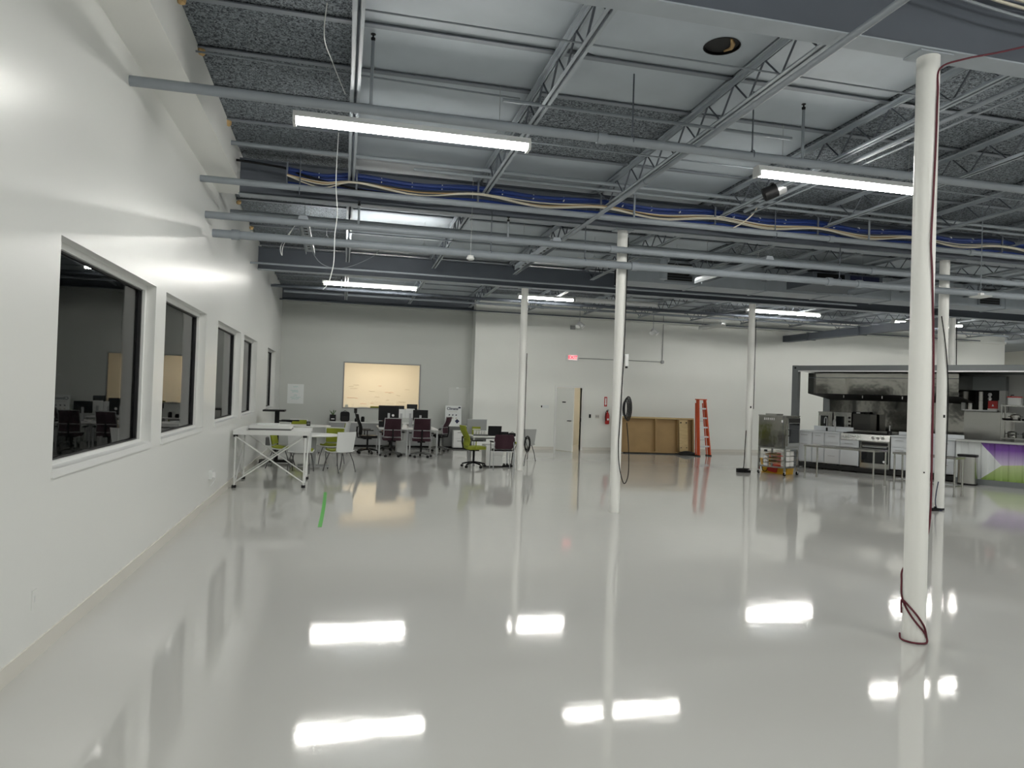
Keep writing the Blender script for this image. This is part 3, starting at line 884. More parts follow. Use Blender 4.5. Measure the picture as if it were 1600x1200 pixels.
for i, (x, lb) in enumerate(((9.05, 'white twin floodlight near the ceiling above the door'), (11.55, 'white twin floodlight near the ceiling right of the middle column'))):
    d = thing('emergency_floodlight', lb, 'floodlight', (x, 21.2, 4.08 if i == 0 else 4.0))
    MB().cyl((0, 0, .05), (0, 0, .68 + .08 * i), .008, 6).obj('rod', 'pipe', d)
    for s in (-1, 1):
        MB().cyl((0, 0, .0), (.10 * s, -.1, -.14), .05, 12, .075).obj('lamp_head', 'fixw', d)
# loose white cords from the roof on the left
cable('thin white cord dropping from the roof by the first strip light', [(1.62, 6.1, 5.0), (1.60, 6.3, 4.8), (1.66, 7.0, 4.9), (1.78, 7.6, 4.86)], .005, 'whitep', 'cord', 5, 'cord')
cable('long thin white cord hanging down past the pipes on the left', [(1.70, 9.2, 5.03), (1.69, 9.2, 4.4), (1.72, 9.2, 4.0), (1.70, 9.2, 3.72), (1.70, 9.2, 3.40), (1.68, 9.2, 3.25), (1.64, 9.2, 3.10), (1.58, 9.2, 3.02)], .006, 'whitep', 'cord', 5, 'cord')
cable('thin white loop of wire hanging below the left channel', [(1.16, 10.43, 4.12), (1.0, 10.3, 3.75), (.985, 10.3, 3.6), (.97, 10.3, 3.75), (1.17, 10.45, 4.12)], .005, 'whitep', 'cord', 5, 'cord')
cable('thin wire drooping right from the left channel', [(1.22, 10.5, 4.10), (1.45, 10.6, 3.62), (1.8, 10.7, 3.55), (2.2, 10.5, 3.7), (2.3, 10.18, 3.76)], .005, 'pipe', 'cord', 5, 'cord')
cable('white cable hanging loosely off the girder by the middle column', [(7.9, 9.6, 4.78), (7.8, 9.6, 4.62), (7.62, 9.6, 4.47), (7.50, 9.62, 4.40)], .010, 'cream', 'cord', 5, 'cord')

# cables on the nearest girder and the red cable of the near column
for i, (yy, zz, mm) in enumerate(((4.40, 5.0, 'cream'), (4.38, 4.93, 'cream'), (4.36, 4.84, 'pipe'))):
    cable('loose %s cable along the nearest girder at top right, %s of three' % ('cream' if mm == 'cream' else 'grey', ['upper', 'middle', 'lowest'][i]), [(5.6, yy, zz + .10), (6.2, yy, zz + .02), (7.0, yy, zz - .05), (8.0, yy, zz - .04), (9.0, yy, zz - .02)], .012, mm)
cx, cy = 6.2, 4.61
fr_, rt_ = Vector((-.686, -.727, 0)), Vector((.727, -.686, 0))
def oncol(phi, z, r=.0905): return tuple(Vector((cx, cy, z)) + (fr_ * math.cos(R(phi)) + rt_ * math.sin(R(phi))) * r)
pts = [(7.25, 4.36, 4.72), (6.7, 4.42, 4.55), (6.40, 4.46, 4.47), oncol(62, 4.40), oncol(49, 4.2), oncol(45, 3.8), oncol(38, 3.4), oncol(33, 3.05), oncol(44, 2.8), oncol(70, 2.2), oncol(82, 1.6), oncol(100, .95), oncol(150, .7), oncol(200, .6), oncol(255, .52), oncol(270, .44), oncol(285, .34), oncol(312, .28), oncol(345, .21), oncol(15, .15), oncol(50, .09), oncol(72, .045), oncol(60, .012, .10), oncol(20, .010, .105), oncol(-20, .010, .105), oncol(-60, .012, .10), oncol(-85, .04, .095)]
cable('dark red cable running down and wrapped around the near right column', pts, .0075, 'redcable', 'cable', 7)
cable('second loop of dark red cable tied at the foot of the near column', [oncol(-75, .20), oncol(-80, .29), oncol(-55, .305), oncol(-20, .27), oncol(15, .21), oncol(50, .13), oncol(72, .05)], .0075, 'redcable', 'cable', 7)
# black cables on the middle columns
mx, my = 6.05, 10.42
cable('long black cable looping down the middle column to the floor', [(mx + .09, my - .02, 4.3), (mx + .06, my - .08, 3.6), (mx + .05, my - .085, 2.6), (mx + .02, my - .095, 1.6), (mx + .0, my - .10, 1.05), (mx + .02, my - .12, .7), (mx + .10, my - .12, .46), (mx + .18, my - .09, .6), (mx + .185, my - .06, 1.0), (mx + .15, my - .04, 1.4)], .0075, 'black', 'cable', 6)
hb = thing('cable_coil', 'black coiled cable hanging on the middle column', 'cable', (mx + .05, my - .09, 1.60))
for k in range(6):
    rr = .085 + .009 * k
    MB().tube([(.045 + .008 * k + .45 * rr * math.cos(R(a)), -.012 * (k % 3), .02 + rr * 1.45 * math.sin(R(a))) for a in range(0, 360, 15)], .0075, 6, closed=True).obj('loop', 'black', hb)
d = thing('speaker_box', 'small white box mounted on the side of the middle column', 'device', (mx + .12, my, 2.28))
MB().rbox(-.035, .03, -.05, .05, 0, .19, .02).obj('body', 'fixw', d); MB().box(-.01, .02, -.03, .0, -.03, 0).obj('plug', 'black', d, False)
cable('thin black cable down the desk column', [(6.06, 16.17, 2.75), (6.06, 16.165, 1.6), (6.065, 16.165, .9), (6.09, 16.14, .7), (6.13, 16.13, .5), (6.09, 16.14, .3), (6.06, 16.12, .1)], .008, 'black', 'cable', 6)
hb = thing('cable_coil', 'black coiled cable low on the desk column', 'cable', (6.10, 16.13, .62))
for k in range(4):
    rr = .10 + .015 * k
    MB().tube([(.03 + .5 * rr * math.cos(R(a)), -.01 * (k % 2), rr * 1.3 * math.sin(R(a))) for a in range(0, 360, 18)], .008, 6, closed=True).obj('loop', 'black', hb)
cable('black cable slanting down the column with the black foot', [(12.04, 10.36, 3.4), (12.12, 10.325, 2.8), (12.19, 10.335, 2.2), (12.225, 10.36, 1.7), (12.232, 10.38, 1.0), (12.24, 10.40, .6)], .009, 'black', 'cable', 6)
cable('blue cable lying at the foot of the column with the black foot', [(12.05, 10.35, .5), (12.0, 10.34, .3), (11.97, 10.32, .12), (12.0, 10.3, .02), (12.05, 10.25, .012)], .009, 'navy', 'cable', 6)
d = thing('floor_plug', 'black plug block on the floor by the column with the black foot', 'plug', (11.93, 10.30, 0))
MB().rbox(-.07, .07, -.04, .04, 0, .05, .015).obj('body', 'black', d); MB().cyl((.02, 0, .05), (.02, 0, .075), .02, 10).obj('plug_top', 'black', d)
cable('dark cable on the far column behind the container', [(18.24, 16.15, 4.2), (18.24, 16.14, 3.6), (18.25, 16.14, 3.0), (18.24, 16.13, 2.86)], .012, 'black', 'cable', 6)
cable('dark cable down the oven column', [(12.055, 16.15, 3.9), (12.058, 16.15, 2.5), (12.056, 16.15, 1.6)], .008, 'black', 'cable', 6)
cable('black cable trailing from the oven column to the floor', [(11.885, 16.18, 1.05), (11.86, 16.17, .7), (11.84, 16.15, .35), (11.80, 16.12, .12), (11.72, 16.08, .03)], .010, 'black', 'cable', 6)
hb = thing('floor_cable_pile', 'black cable heap and plug on the floor beside the oven column', 'cable', (11.66, 16.05, 0))
for k in range(5):
    MB().tube([((.09 + .02 * k) * math.cos(R(a)) + .02 * k, (.06 + .01 * k) * math.sin(R(a)), .015 + .018 * k) for a in range(0, 360, 20)], .012, 6, closed=True).obj('loop', 'black', hb)
MB().rbox(.08, .26, -.09, -.02, 0, .06, .02).obj('plug', 'black', hb)

# ------------------------------------------------------------------ wall fittings
FY = Y1
d = thing('exit_sign', 'red lit EXIT sign high on the far wall above the door', 'exit sign', (9.17, FY, 3.03))
MB().rbox(-.21, .21, -.05, 0, -.11, .10, .03, None, 'y').obj('housing', 'fixw', d)
MB().box(-.15, .15, -.056, -.05, -.08, .08).obj('face', 'exitw', d, False)
text_mesh('letters', 'EXIT', .15, 'exitr', d, (0, -.058, 0), (R(90), 0, 0), .003, 'CENTER', True)
cable('thin grey conduit running right from the exit sign', [(9.38, FY - .02, 3.02), (11.4, FY - .02, 3.02), (12.30, FY - .02, 3.02)], .012, 'grey', 'conduit', 6, 'conduit', 2)
cable('thin grey conduit dropping from the roof to the junction box', [(12.36, FY - .02, 4.6), (12.36, FY - .02, 3.7), (12.36, FY - .02, 3.08)], .012, 'grey', 'conduit', 6, 'conduit', 2)
o = MB().cyl((0, 0, 0), (0, -.05, 0), .06, 14).cyl((0, -.05, 0), (0, -.06, 0), .045, 14).obj('junction_box', 'grey'); o.location = (12.36, FY, 3.02); tag(o, 'round grey junction box where the two wall conduits meet', 'box')
o = MB().box(-.08, .08, -.05, 0, -.06, .06).box(-.06, .06, -.058, -.05, -.045, .045).obj('wall_horn', 'grey', None, False); o.location = (9.15, FY, 4.02); tag(o, 'small grey horn box high above the exit sign', 'alarm')
d = thing('fire_sign', 'tall narrow red fire extinguisher sign on the far wall', 'sign', (10.38, FY, 1.62))
MB().box(-.05, .05, -.008, 0, -.16, .16).obj('plate', 'red', d, False)
MB().prism([(-.02, .12), (.02, .12), (.02, -.06), (.035, -.06), (0, -.13), (-.035, -.06), (-.02, -.06)], -.012, -.008, 'y').obj('arrow', 'logo', d, False)
d = thing('fire_extinguisher', 'red fire extinguisher hanging on the far wall', 'extinguisher', (10.42, FY - .09, .88))
MB().lathe([(.055, 0), (.07, .02), (.07, .30), (.05, .36), (.02, .39), (.02, .42)], 16).obj('cylinder', 'red', d)
MB().box(-.02, .02, -.03, .05, .42, .45).box(-.012, .012, -.10, .02, .46, .475).obj('valve', 'black', d, False)
MB().tube([(0, -.02, .43), (-.07, -.04, .40), (-.09, -.04, .25), (-.08, -.05, .10)], .012, 7).obj('hose', 'black', d)
MB().cyl((.0, -.072, .16), (.0, -.0715, .16), .035, 12).obj('label', 'logo', d)
d = thing('door_reader', 'black card reader beside the door', 'reader', (9.84, FY, 1.13)); MB().rbox(-.03, .03, -.03, 0, -.06, .06, .012, None, 'y').obj('body', 'black', d)
d = thing('light_switch', 'beige double switch plate between door and extinguisher', 'switch', (10.10, FY, 1.12))
MB().box(-.07, .07, -.008, 0, -.06, .06).obj('plate', 'base', d, False)
for s in (-.03, .03): MB().box(s - .015, s + .015, -.014, -.008, -.03, .03).obj('rocker', 'grey', d, False)
d = thing('thermostat', 'small thermostat and notes left of the door', 'thermostat', (8.30, FY, 1.40))
MB().box(-.12, .12, -.004, 0, -.05, .05).obj('card', 'paper', d, False); MB().box(-.14, -.11, -.025, 0, -.03, .03).obj('body', 'black', d, False)
def outlet(lb, loc, rz):
    d = thing('wall_outlet', lb, 'outlet', loc, rz)
    MB().box(-.06, .06, -.006, 0, -.06, .06).obj('plate', 'whitep', d, False)
    for s in (-.025, .025): MB().box(-.018, .018, -.009, -.006, s - .014, s + .014).obj('socket', 'grey', d, False)
outlet('white outlet plate low on the far wall left of the door', (7.45, FY, .46), 0)
d = thing('wall_outlet', 'white cover plate low on the left wall near the viewer', 'outlet', (0, 5.09, .395), R(90))
MB().box(-.035, .035, -.006, 0, -.06, .06).obj('plate', 'wall', d, False); MB().box(-.008, .008, -.008, -.006, -.02, .02).obj('slot', 'whitep', d, False)
d = thing('wall_outlet', 'white plug box on the left wall by the tall table', 'outlet', (0, 11.23, .45), R(90))
MB().box(-.06, .06, -.05, 0, -.06, .06).obj('box', 'whitep', d, False); MB().rbox(-.045, .02, -.09, -.05, -.04, .04, .012, None, 'y').obj('plug', 'logo', d)
MB().tube([(-.02, -.08, -.03), (-.06, -.07, -.10), (-.07, -.03, -.16)], .008, 6).obj('lead', 'whitep', d)
# posters on the recessed far wall
d = thing('poster', 'white flip-chart sheet with teal notes taped to the recessed wall', 'poster', (.48, LY, 1.26))
MB().box(-.24, .24, -.006, 0, 0, .60).obj('sheet', 'paper', d, False)
rnd = random.Random(9)
for k, (xx, zz, L) in enumerate([(-.08, .52, .14), (-.15, .40, .22), (-.1, .36, .18), (-.15, .20, .30), (-.05, .26, .1), (-.12, .15, .22)]):
    MB().tube([(xx + L * j / 7, -.008, zz + rnd.uniform(-.012, .012)) for j in range(8)], .004, 4).obj('note', 'teal', d)
d = thing('paper_sheet', 'blank white sheet taped above the sign board', 'poster', (5.50, LY, 1.30))
MB().box(-.28, .28, -.006, 0, 0, .62).obj('sheet', 'sheetg', d, False); MB().box(-.04, .04, -.009, -.006, .59, .63).obj('tape', 'paper', d, False)
d = thing('green_tape', 'strip of green tape stuck to the floor', 'tape', (1.64, 9.45, 0), 0)
MB().grid(lambda u, v: (.012 * math.sin(3 * v) - .025 + .05 * u, 3.1 * v, .0025), 1, 10, .002).obj('strip', 'green', d)

# ------------------------------------------------------------------ furniture builders (local +y is the way a sitter faces)
def guest_chair(lb, loc, rz, shell='whitep', pad='lime', back_pad=True, group='green and white guest chairs'):
    o = thing('guest_chair', lb, 'chair', loc, rz, group)
    MB().grid(lambda u, v: (-.23 + .46 * u, -.20 + .42 * v, .44 - .03 * math.sin(math.pi * v) + .02 * (2 * u - 1) ** 2), 6, 6, .02).obj('seat_shell', shell, o)
    MB().grid(lambda u, v: (-.21 + .42 * u, -.17 + .38 * v, .465 - .03 * math.sin(math.pi * v) + .02 * (2 * u - 1) ** 2), 6, 6, .035).obj('seat', pad, o)
    def bk(w_, off, z0, z1):
        return lambda u, v: ((-w_ / 2 + w_ * u) * (1 + .10 * v), -.19 - .07 * v + .05 * ((2 * u - 1) ** 2) + off, z0 + (z1 - z0) * v)
    MB().grid(bk(.44, -.012, .43, .86), 8, 6, .014).obj('backrest', shell, o)
    if back_pad:
        MB().grid(bk(.38, .012, .52, .835), 8, 6, .03).obj('back_pad', pad, o)
    for sx in (-1, 1):
        MB().tube([(.17 * sx, .12, .42), (.21 * sx, .20, .22), (.22 * sx, .26, .008)], .011, 8).obj('leg', 'legm', o)
        MB().tube([(.17 * sx, -.12, .42), (.21 * sx, -.20, .22), (.22 * sx, -.27, .008)], .011, 8).obj('leg', 'legm', o)
    MB().tube([(-.17, .12, .42), (.17, .12, .42)], .010, 6).tube([(-.17, -.12, .42), (.17, -.12, .42)], .010, 6).obj('seat_frame', 'legm', o)
    return o

def office_chair(lb, loc, rz, back='maroon', seat='black', frame='grey', tall=.52, arms=True, headrest=False, group='office chairs', base='dgrey'):
    o = thing('office_chair', lb, 'chair', loc, rz, group)
    for k in range(5):
        a = R(72 * k + 18)
        c, s = math.cos(a), math.sin(a)
        MB().tube([(.03 * c, .03 * s, .12), (.16 * c, .16 * s, .105), (.29 * c, .29 * s, .075)], [.028, .022, .016], 7).obj('base_arm', base, o)
        MB().cyl((.29 * c - .025 * s, .29 * s + .025 * c, .03), (.29 * c + .025 * s, .29 * s - .025 * c, .03), .03, 12).obj('caster', 'black', o)
    MB().cyl((0, 0, .09), (0, 0, .40), .026, 12).obj('gas_post', 'black', o)
    MB().box(-.10, .10, -.12, .10, .395, .43).obj('mechanism', 'black', o, False)
    MB().rbox(-.24, .24, -.22, .25, .435, .50, .08).obj('seat', seat, o)
    z0, z1 = .53, .53 + tall
    f = lambda w_, off: (lambda u, v: ((-w_ / 2 + w_ * u) * (1 - .06 * v), -.25 - .10 * v + .05 * math.sin(math.pi * min(1, v * 1.4)) + .05 * ((2 * u - 1) ** 2) + off, z0 + (z1 - z0) * v))
    MB().grid(f(.44, 0), 8, 8, .02).obj('backrest', back, o)
    g = f(.46, 0)
    rim = [g(0, v / 8) for v in range(9)] + [g(u / 6, 1) for u in range(1, 6)] + [g(1, 1 - v / 8) for v in range(9)] + [g(1 - u / 6, 0) for u in range(1, 6)]
    MB().tube(rim, .013, 6, closed=True).obj('back_frame', frame, o)
    MB().tube([g(.02, .38), tuple(Vector(g(.5, .38)) + Vector((0, -.03, 0))), g(.98, .38)], .014, 6).obj('lumbar_bar', frame, o)
    MB().tube([(0, -.10, .42), (0, -.27, .44), (0, -.30, .60), (0, -.295, .74)], .02, 8).obj('back_post', 'black', o)
    if arms:
        for s in (-1, 1):
            MB().tube([(.20 * s, -.05, .43), (.29 * s, -.05, .45), (.295 * s, -.05, .64)], .014, 8).obj('arm_post', frame, o)
            MB().rbox(.295 * s - .035, .295 * s + .035, -.17, .12, .64, .665, .03).obj('armrest', 'black', o)
    if headrest:
        MB().tube([(0, -.34, z1 - .05), (0, -.37, z1 + .10)], .014, 6).obj('head_post', 'black', o)
        MB().grid(lambda u, v: (-.14 + .28 * u, -.38 + .04 * ((2 * u - 1) ** 2), z1 + .03 + .13 * v), 6, 3, .03).obj('headrest', 'black', o)
    return o

# tall white truss table
t = thing('truss_table', 'tall white folding truss table with crossed braces by the left wall', 'table', (.67, 13.74, 0))
MB().rbox(-.62, .66, -.66, .66, .965, 1.0, .01).obj('tabletop', 'white', t)
MB().box(-.62, .66, -.66, -.645, .925, .965).box(-.62, .66, .645, .66, .925, .965).obj('apron', 'white', t, False)
for x in (-.58, .58):
    for y in (-.61, .61):
        MB().cyl((x, y, .045), (x, y, .90), .016, 10).obj('leg', 'white', t)
        MB().rbox(x - .035, x + .035, y - .03, y + .03, 0.0, .045, .01).obj('foot', 'rubber', t)
        MB().box(x - .035, x + .035, y - .03, y + .03, .885, .925).obj('corner_joint', 'rubber', t, False)
for y in (-.61, .61):
    for s in (-1, 1): MB().cyl((-.58 * s, y + .02 * s, .09), (.58 * s, y + .02 * s, .90), .012, 8).obj('brace', 'white', t)
for x in (-.58, .58):
    for s in (-1, 1): MB().cyl((x + .02 * s, -.61 * s, .09), (x + .02 * s, .61 * s, .90), .012, 8).obj('brace', 'white', t)
d = thing('flat_case', 'flat white case with a dark lower edge lying on the tall table', 'case', (.62, 13.45, 1.0))
MB().rbox(-.34, .38, -.22, .42, .0, .03, .02).obj('base', 'dgrey', d); MB().rbox(-.34, .38, -.22, .42, .03, .085, .02).obj('lid', 'white', d)
MB().rbox(-.24, .14, .05, .40, .085, .10, .01).obj('paper_pad', 'paper', d)

# black stand-up workstation behind it
d = thing('standing_lectern', 'black height adjustable lectern stand against the left wall', 'lectern', (.42, 17.3, 0))
MB().box(-.36, .40, -.07, .07, .02, .08).box(-.34, -.26, -.3, .3, .02, .07).box(.3, .38, -.3, .3, .02, .07).obj('base', 'black', d, False)
MB().box(-.05, .05, -.04, .04, .08, 1.20).obj('post', 'black', d, False)
MB().box(-.30, .18, -.25, .25, 1.20, 1.235).obj('tray', 'black', d, False)
MB().tube([(.05, 0, .98), (.20, -.02, .98), (.34, -.04, .97)], .018, 8).rbox(.1, .5, -.14, .06, .985, 1.01, .02).obj('keyboard_arm', 'black', d)
MB().box(-.22, .0, -.18, .18, .42, .60).obj('document_box', 'dgrey', d, False)
for s in (-.30, .34):
    for yy in (-.26, .26): MB().cyl((s - .015, yy, .022), (s + .015, yy, .022), .022, 10).obj('caster', 'black', d)

def round_table(lb, loc, r, oval=1.0, rz=0):
    t = thing('pedestal_table', lb, 'table', loc, rz)
    prof = [(r - .02, .715), (r, .725), (r, .735), (r - .01, .742)]
    m = MB().lathe(prof, 36)
    m.v = [(x * oval, y, z) for x, y, z in m.v]
    m.obj('tabletop', 'white', t)
    MB().box(-.05, .05, -.16, .16, .06, .715).obj('pedestal', 'grey', t, False)
    for s in (-1, 1):
        MB().box(-.34, .34, .16 * s - .03, .16 * s + .03, .03, .06).obj('foot', 'grey', t, False)
        for q in (-1, 1): MB().cyl((.31 * q - .012, .16 * s, .018), (.31 * q + .012, .16 * s, .018), .018, 10).obj('caster', 'black', t)
    return t
round_table('round white pedestal table ringed by green and white chairs', (1.30, 16.35, 0), .58)
guest_chair('white and lime guest chair right of the round table, back to the viewer', (1.86, 15.62, 0), R(38))
guest_chair('lime padded guest chair on the far side of the round table', (1.68, 17.00, 0), R(162))
guest_chair('white and lime guest chair nearest the tall table, back to the viewer', (1.08, 15.42, 0), R(-8))
guest_chair('lime and white guest chair at the left of the round table facing right', (.62, 16.25, 0), R(-100))
round_table('second white table farther back near the recessed wall', (1.0, 20.1, 0), .55, 1.1)
guest_chair('white chair at the right of the second white table', (1.85, 19.9, 0), R(75))
guest_chair('lime chair behind the second white table', (.72, 20.95, 0), R(185))
d = thing('desk_clock', 'small black box standing on the second white table', 'box', (1.02, 19.8, .742)); MB().rbox(-.05, .05, -.03, .03, 0, .12, .01).obj('body', 'black', d); MB().box(-.035, .035, -.034, -.03, .03, .1).obj('screen', 'dgrey', d, False)

# credenza under the lit window
def credenza(lb, x0, x1, y0, y1, h, ndoor, m='grey'):
    t = thing('credenza', lb, 'cabinet', (x0, y0, 0))
    L, D = x1 - x0, y1 - y0
    MB().box(0, L, .02, D, .06, h - .03).obj('body', m, t, False)
    MB().box(.03, L - .03, .06, D, 0, .06).obj('plinth', 'black', t, False)
    for k in range(ndoor):
        a = .02 + (L - .04) * k / ndoor
        b_ = .02 + (L - .04) * (k + 1) / ndoor
        dd = MB().box(a + .004, b_ - .004, 0, .02, .07, h - .04).obj('door', m, t, False)
        MB().box(b_ - .06, b_ - .04, -.02, 0, h - .22, h - .10).obj('handle', 'silver', dd, False)
    MB().box(-.02, L + .02, -.02, D, h - .03, h).obj('worktop', 'white', t, False)
    return t
credenza('long grey credenza with a white top under the lit window', 1.52, 4.6, 22.25, 22.78, .76, 6)
credenza('dark cabinet with a white top carrying the sign board', 5.02, 5.86, 22.2, 22.62, .72, 1, 'dgrey')
d = thing('drawer_unit', 'white two-drawer pedestal in front of the dark cabinet', 'drawers', (5.50, 22.03, 0))
MB().box(-.22, .22, -.14, .14, .05, .58).obj('body', 'white', d, False); MB().box(-.21, .21, -.13, .13, 0, .05).obj('plinth', 'black', d, False)
for z in (.07, .33):
    q = MB().box(-.215, .215, -.155, -.14, z, z + .24).obj('drawer', 'white', d, False); MB().box(-.10, .10, -.17, -.155, z + .18, z + .20).obj('handle', 'grey', q, False)
# sign board
d = thing('sign_board', 'white sign board with navy lettering, icons and a dark diamond', 'sign', (5.34, 22.42, .72))
T = Matrix.Rotation(R(-5), 4, 'X')
MB().box(-.26, .26, 0, .02, 0, .62, T).obj('panel', 'paper', d, False)
MB().box(-.20, .20, .02, .2, 0, .02).obj('foot', 'whitep', d, False)
text_mesh('lettering', 'Climate', .115, 'navy', d, (-.03, .044, .52), (R(85), 0, 0), .002, 'CENTER', True)
MB().prism([(.15, .565), (.19, .59), (.235, .565), (.225, .54), (.16, .53)], .034, .048, 'y').obj('cap_emblem', 'navy', d, False)
MB().box(-.15, .12, .034, .038, .425, .433).obj('underline', 'inkgrey', d, False)
for r_ in range(2):
    for k in range(3):
        x = -.13 + .11 * k; z = .32 - .10 * r_
        MB().prism([(x - .025, z - .015), (x + .01, z - .02), (x + .025, z + .02), (x - .005, z + .025)], .012 if r_ else .02, .026 if r_ else .034, 'y').obj('icon', 'navy' if r_ == 0 else 'inkgrey', d, False)
MB().prism([(.05, .13), (.12, .20), (.20, .13), (.12, .05)], .0, .02, 'y').obj('diamond', 'navy', d, False)
# things on the credenza
d = thing('potted_plant', 'small green plant in a black square pot on the credenza', 'plant', (1.62, 22.5, .76))
MB().box(-.09, .09, -.08, .08, 0, .20).obj('pot', 'black', d, False); MB().box(-.05, .05, -.084, -.08, .06, .085).obj('pot_label', 'logo', d, False)
for k in range(9):
    a = k * 40; MB().grid(lambda u, v: ((.02 + .09 * v) * math.cos(R(a)) + (.025 * (u - .5)) * math.sin(R(a)), (.02 + .06 * v) * math.sin(R(a)), .20 + .12 * v * (1 + (k % 3) * .2) - .03 * v * v), 2, 4, .004).obj('leaf', 'leaf', d)
d = thing('backpack', 'black rounded backpack standing on the credenza', 'bag', (1.98, 22.48, .76))
MB().rbox(-.14, .14, -.08, .08, 0, .30, .06, None, 'y').obj('body', 'black', d); MB().tube(arc((0, 0, .29), .04, 0, 180, 8), .010, 6).obj('handle', 'rubber', d); MB().rbox(-.10, .10, -.10, -.08, .03, .16, .03, None, 'y').obj('pocket', 'rubber', d)
for x, s, lb in ((2.33, 1.0, 'low black cup on the credenza right of the backpack'), (2.52, 1.5, 'taller black canister on the credenza right of the backpack')):
    d = thing('canister', lb, 'canister', (x, 22.45, .76)); MB().lathe([(.05, 0), (.055, .01), (.055, .085 * s), (.04, .10 * s)], 14).obj('body', 'black', d); MB().lathe([(.045, .10 * s), (.045, .11 * s)], 14).obj('lid', 'rubber', d)

# desk cluster
def desk(lb, loc, L, D, h=.73):
    t = thing('desk', lb, 'desk', loc)
    MB().rbox(-L / 2, L / 2, -D / 2, D / 2, h - .03, h, .01).obj('tabletop', 'white', t)
    for sx in (-1, 1):
        for sy in (-1, 1):
            MB().box(sx * (L / 2 - .03) - .02, sx * (L / 2 - .03) + .02, sy * (D / 2 - .04) - .02, sy * (D / 2 - .04) + .02, 0, h - .03).obj('leg', 'silver', t, False)
    MB().box(-L / 2 + .03, L / 2 - .03, -.02, .02, h - .09, h - .03).obj('rail', 'silver', t, False)
    return t
desk('white desk of the pair behind the left maroon chair', (3.27, 20.3, 0), .80, 1.5)
desk('white desk of the pair behind the right maroon chair', (4.09, 20.3, 0), .80, 1.5)
def monitor(lb, loc, rz, W, H, m='black', zc=.33, logo=False):
    t = thing('monitor', lb, 'monitor', loc, rz)
    MB().rbox(-W / 2, W / 2, -.02, .02, zc - H / 2, zc + H / 2, .012, None, 'y').obj('case', m, t)
    MB().box(-W / 2 + .015, W / 2 - .015, .02, .023, zc - H / 2 + .02, zc + H / 2 - .015).obj('screen', 'oveng', t, False)
    MB().box(-.03, .03, -.04, -.02, .01, zc).obj('stand', 'silver', t, False)
    MB().rbox(-.11, .11, -.11, .08, 0, .012, .02).obj('stand_base', 'silver', t)
    if logo:
        MB().lathe([(.0, 0), (.035, .0), (.035, .003), (0, .003)], 12).obj('emblem', 'logo', t).matrix_local = Matrix.Translation((.12, -.021, zc - .06)) @ Matrix.Rotation(R(90), 4, 'X')
    return t
monitor('big black monitor at the left end of the desk pair with a pale emblem', (3.15, 20.05, .73), R(4), .56, .42, 'black', .40, True)
monitor('white-backed monitor in front of the lit window, left of two', (3.52, 20.35, .73), R(0), .24, .24, 'whitep', .39)
monitor('white-backed monitor in front of the lit window, right of two', (3.77, 20.32, .73), R(0), .25, .26, 'whitep', .40)
monitor('small dark monitor peeking above the white-backed pair', (3.86, 20.75, .73), R(180), .30, .30, 'black', .50)
monitor('narrow dark monitor behind the big black one', (3.5, 20.7, .73), R(180), .26, .20, 'black', .50)
monitor('black monitor above the right maroon chair', (4.04, 20.1, .73), R(-4), .42, .30, 'black', .36)
d = thing('laptop', 'open laptop at the left edge of the desk pair', 'laptop', (3.0, 19.85, .73)); MB().rbox(-.12, .15, -.1, .11, 0, .015, .01).obj('base', 'silver', d); MB().box(-.12, .15, .10, .115, .015, .18).obj('screen_lid', 'black', d, False)
d = thing('tissue_box', 'small white box between the monitors', 'box', (3.60, 20.0, .73)); MB().box(-.06, .06, -.05, .05, 0, .09).obj('carton', 'carton', d, False); MB().grid(lambda u, v: (-.03 + .06 * u, .01 * math.sin(6 * u), .09 + .04 * v), 4, 2, .003).obj('tissue', 'paper', d)
office_chair('maroon mesh office chair in front of the desk pair, left one', (3.20, 19.28, 0), R(2), 'maroon', 'maroon', 'grey', .50)
office_chair('maroon mesh office chair in front of the desk pair, right one', (3.98, 19.15, 0), R(-3), 'maroon', 'maroon', 'grey', .52)
office_chair('black mesh office chair with headrest at the left of the desk pair', (2.60, 20.1, 0), R(-85), 'black', 'black', 'black', .55, True, True, 'office chairs', 'black')
office_chair('maroon office chair with its back turned at the right of the desk pair', (4.74, 21.2, 0), R(60), 'maroon', 'black', 'grey', .50)
office_chair('maroon office chair on the far side of the desk pair', (3.30, 21.45, 0), R(180), 'maroon', 'maroon', 'tan', .58)
d = thing('drawer_unit', 'white drawer pedestal under the left desk of the pair', 'drawers', (3.55, 20.2, 0)); MB().box(-.15, .10, -.25, .25, .03, .58).obj('body', 'whitep', d, False)
for z in (.05, .30): MB().box(-.145, .095, -.265, -.25, z, z + .23).obj('drawer', 'whitep', d, False)

# laptop desk by the column
desk('white desk with laptop beside the far column', (5.52, 17.35, 0), 1.06, .75)
d = thing('laptop', 'dark laptop with its lid facing the viewer on the column desk', 'laptop', (5.56, 17.2, .73), R(3))
MB().rbox(-.17, .17, -.02, .22, 0, .016, .01).obj('base', 'black', d); MB().box(-.17, .17, -.03, -.018, .012, .25, Matrix.Rotation(R(8), 4, 'X')).obj('screen_lid', 'black', d, False)
d = thing('desk_phone', 'black desk phone on the column desk', 'phone', (5.80, 17.2, .73)); MB().prism([(-.1, 0), (.1, 0), (.1, .05), (-.1, .11)], -.1, .1, 'x').obj('body', 'black', d); MB().tube([(-.09, -.08, .09), (-.09, 0, .115), (-.09, .08, .09)], .02, 8).obj('handset', 'black', d)
d = thing('black_bag', 'small black pouch at the right end of the column desk', 'bag', (5.98, 17.05, .73)); MB().rbox(-.08, .08, -.05, .05, 0, .09, .03, None, 'y').obj('body', 'black', d); MB().tube(arc((0, 0, .085), .03, 0, 180, 6), .006, 5).obj('handle', 'rubber', d)
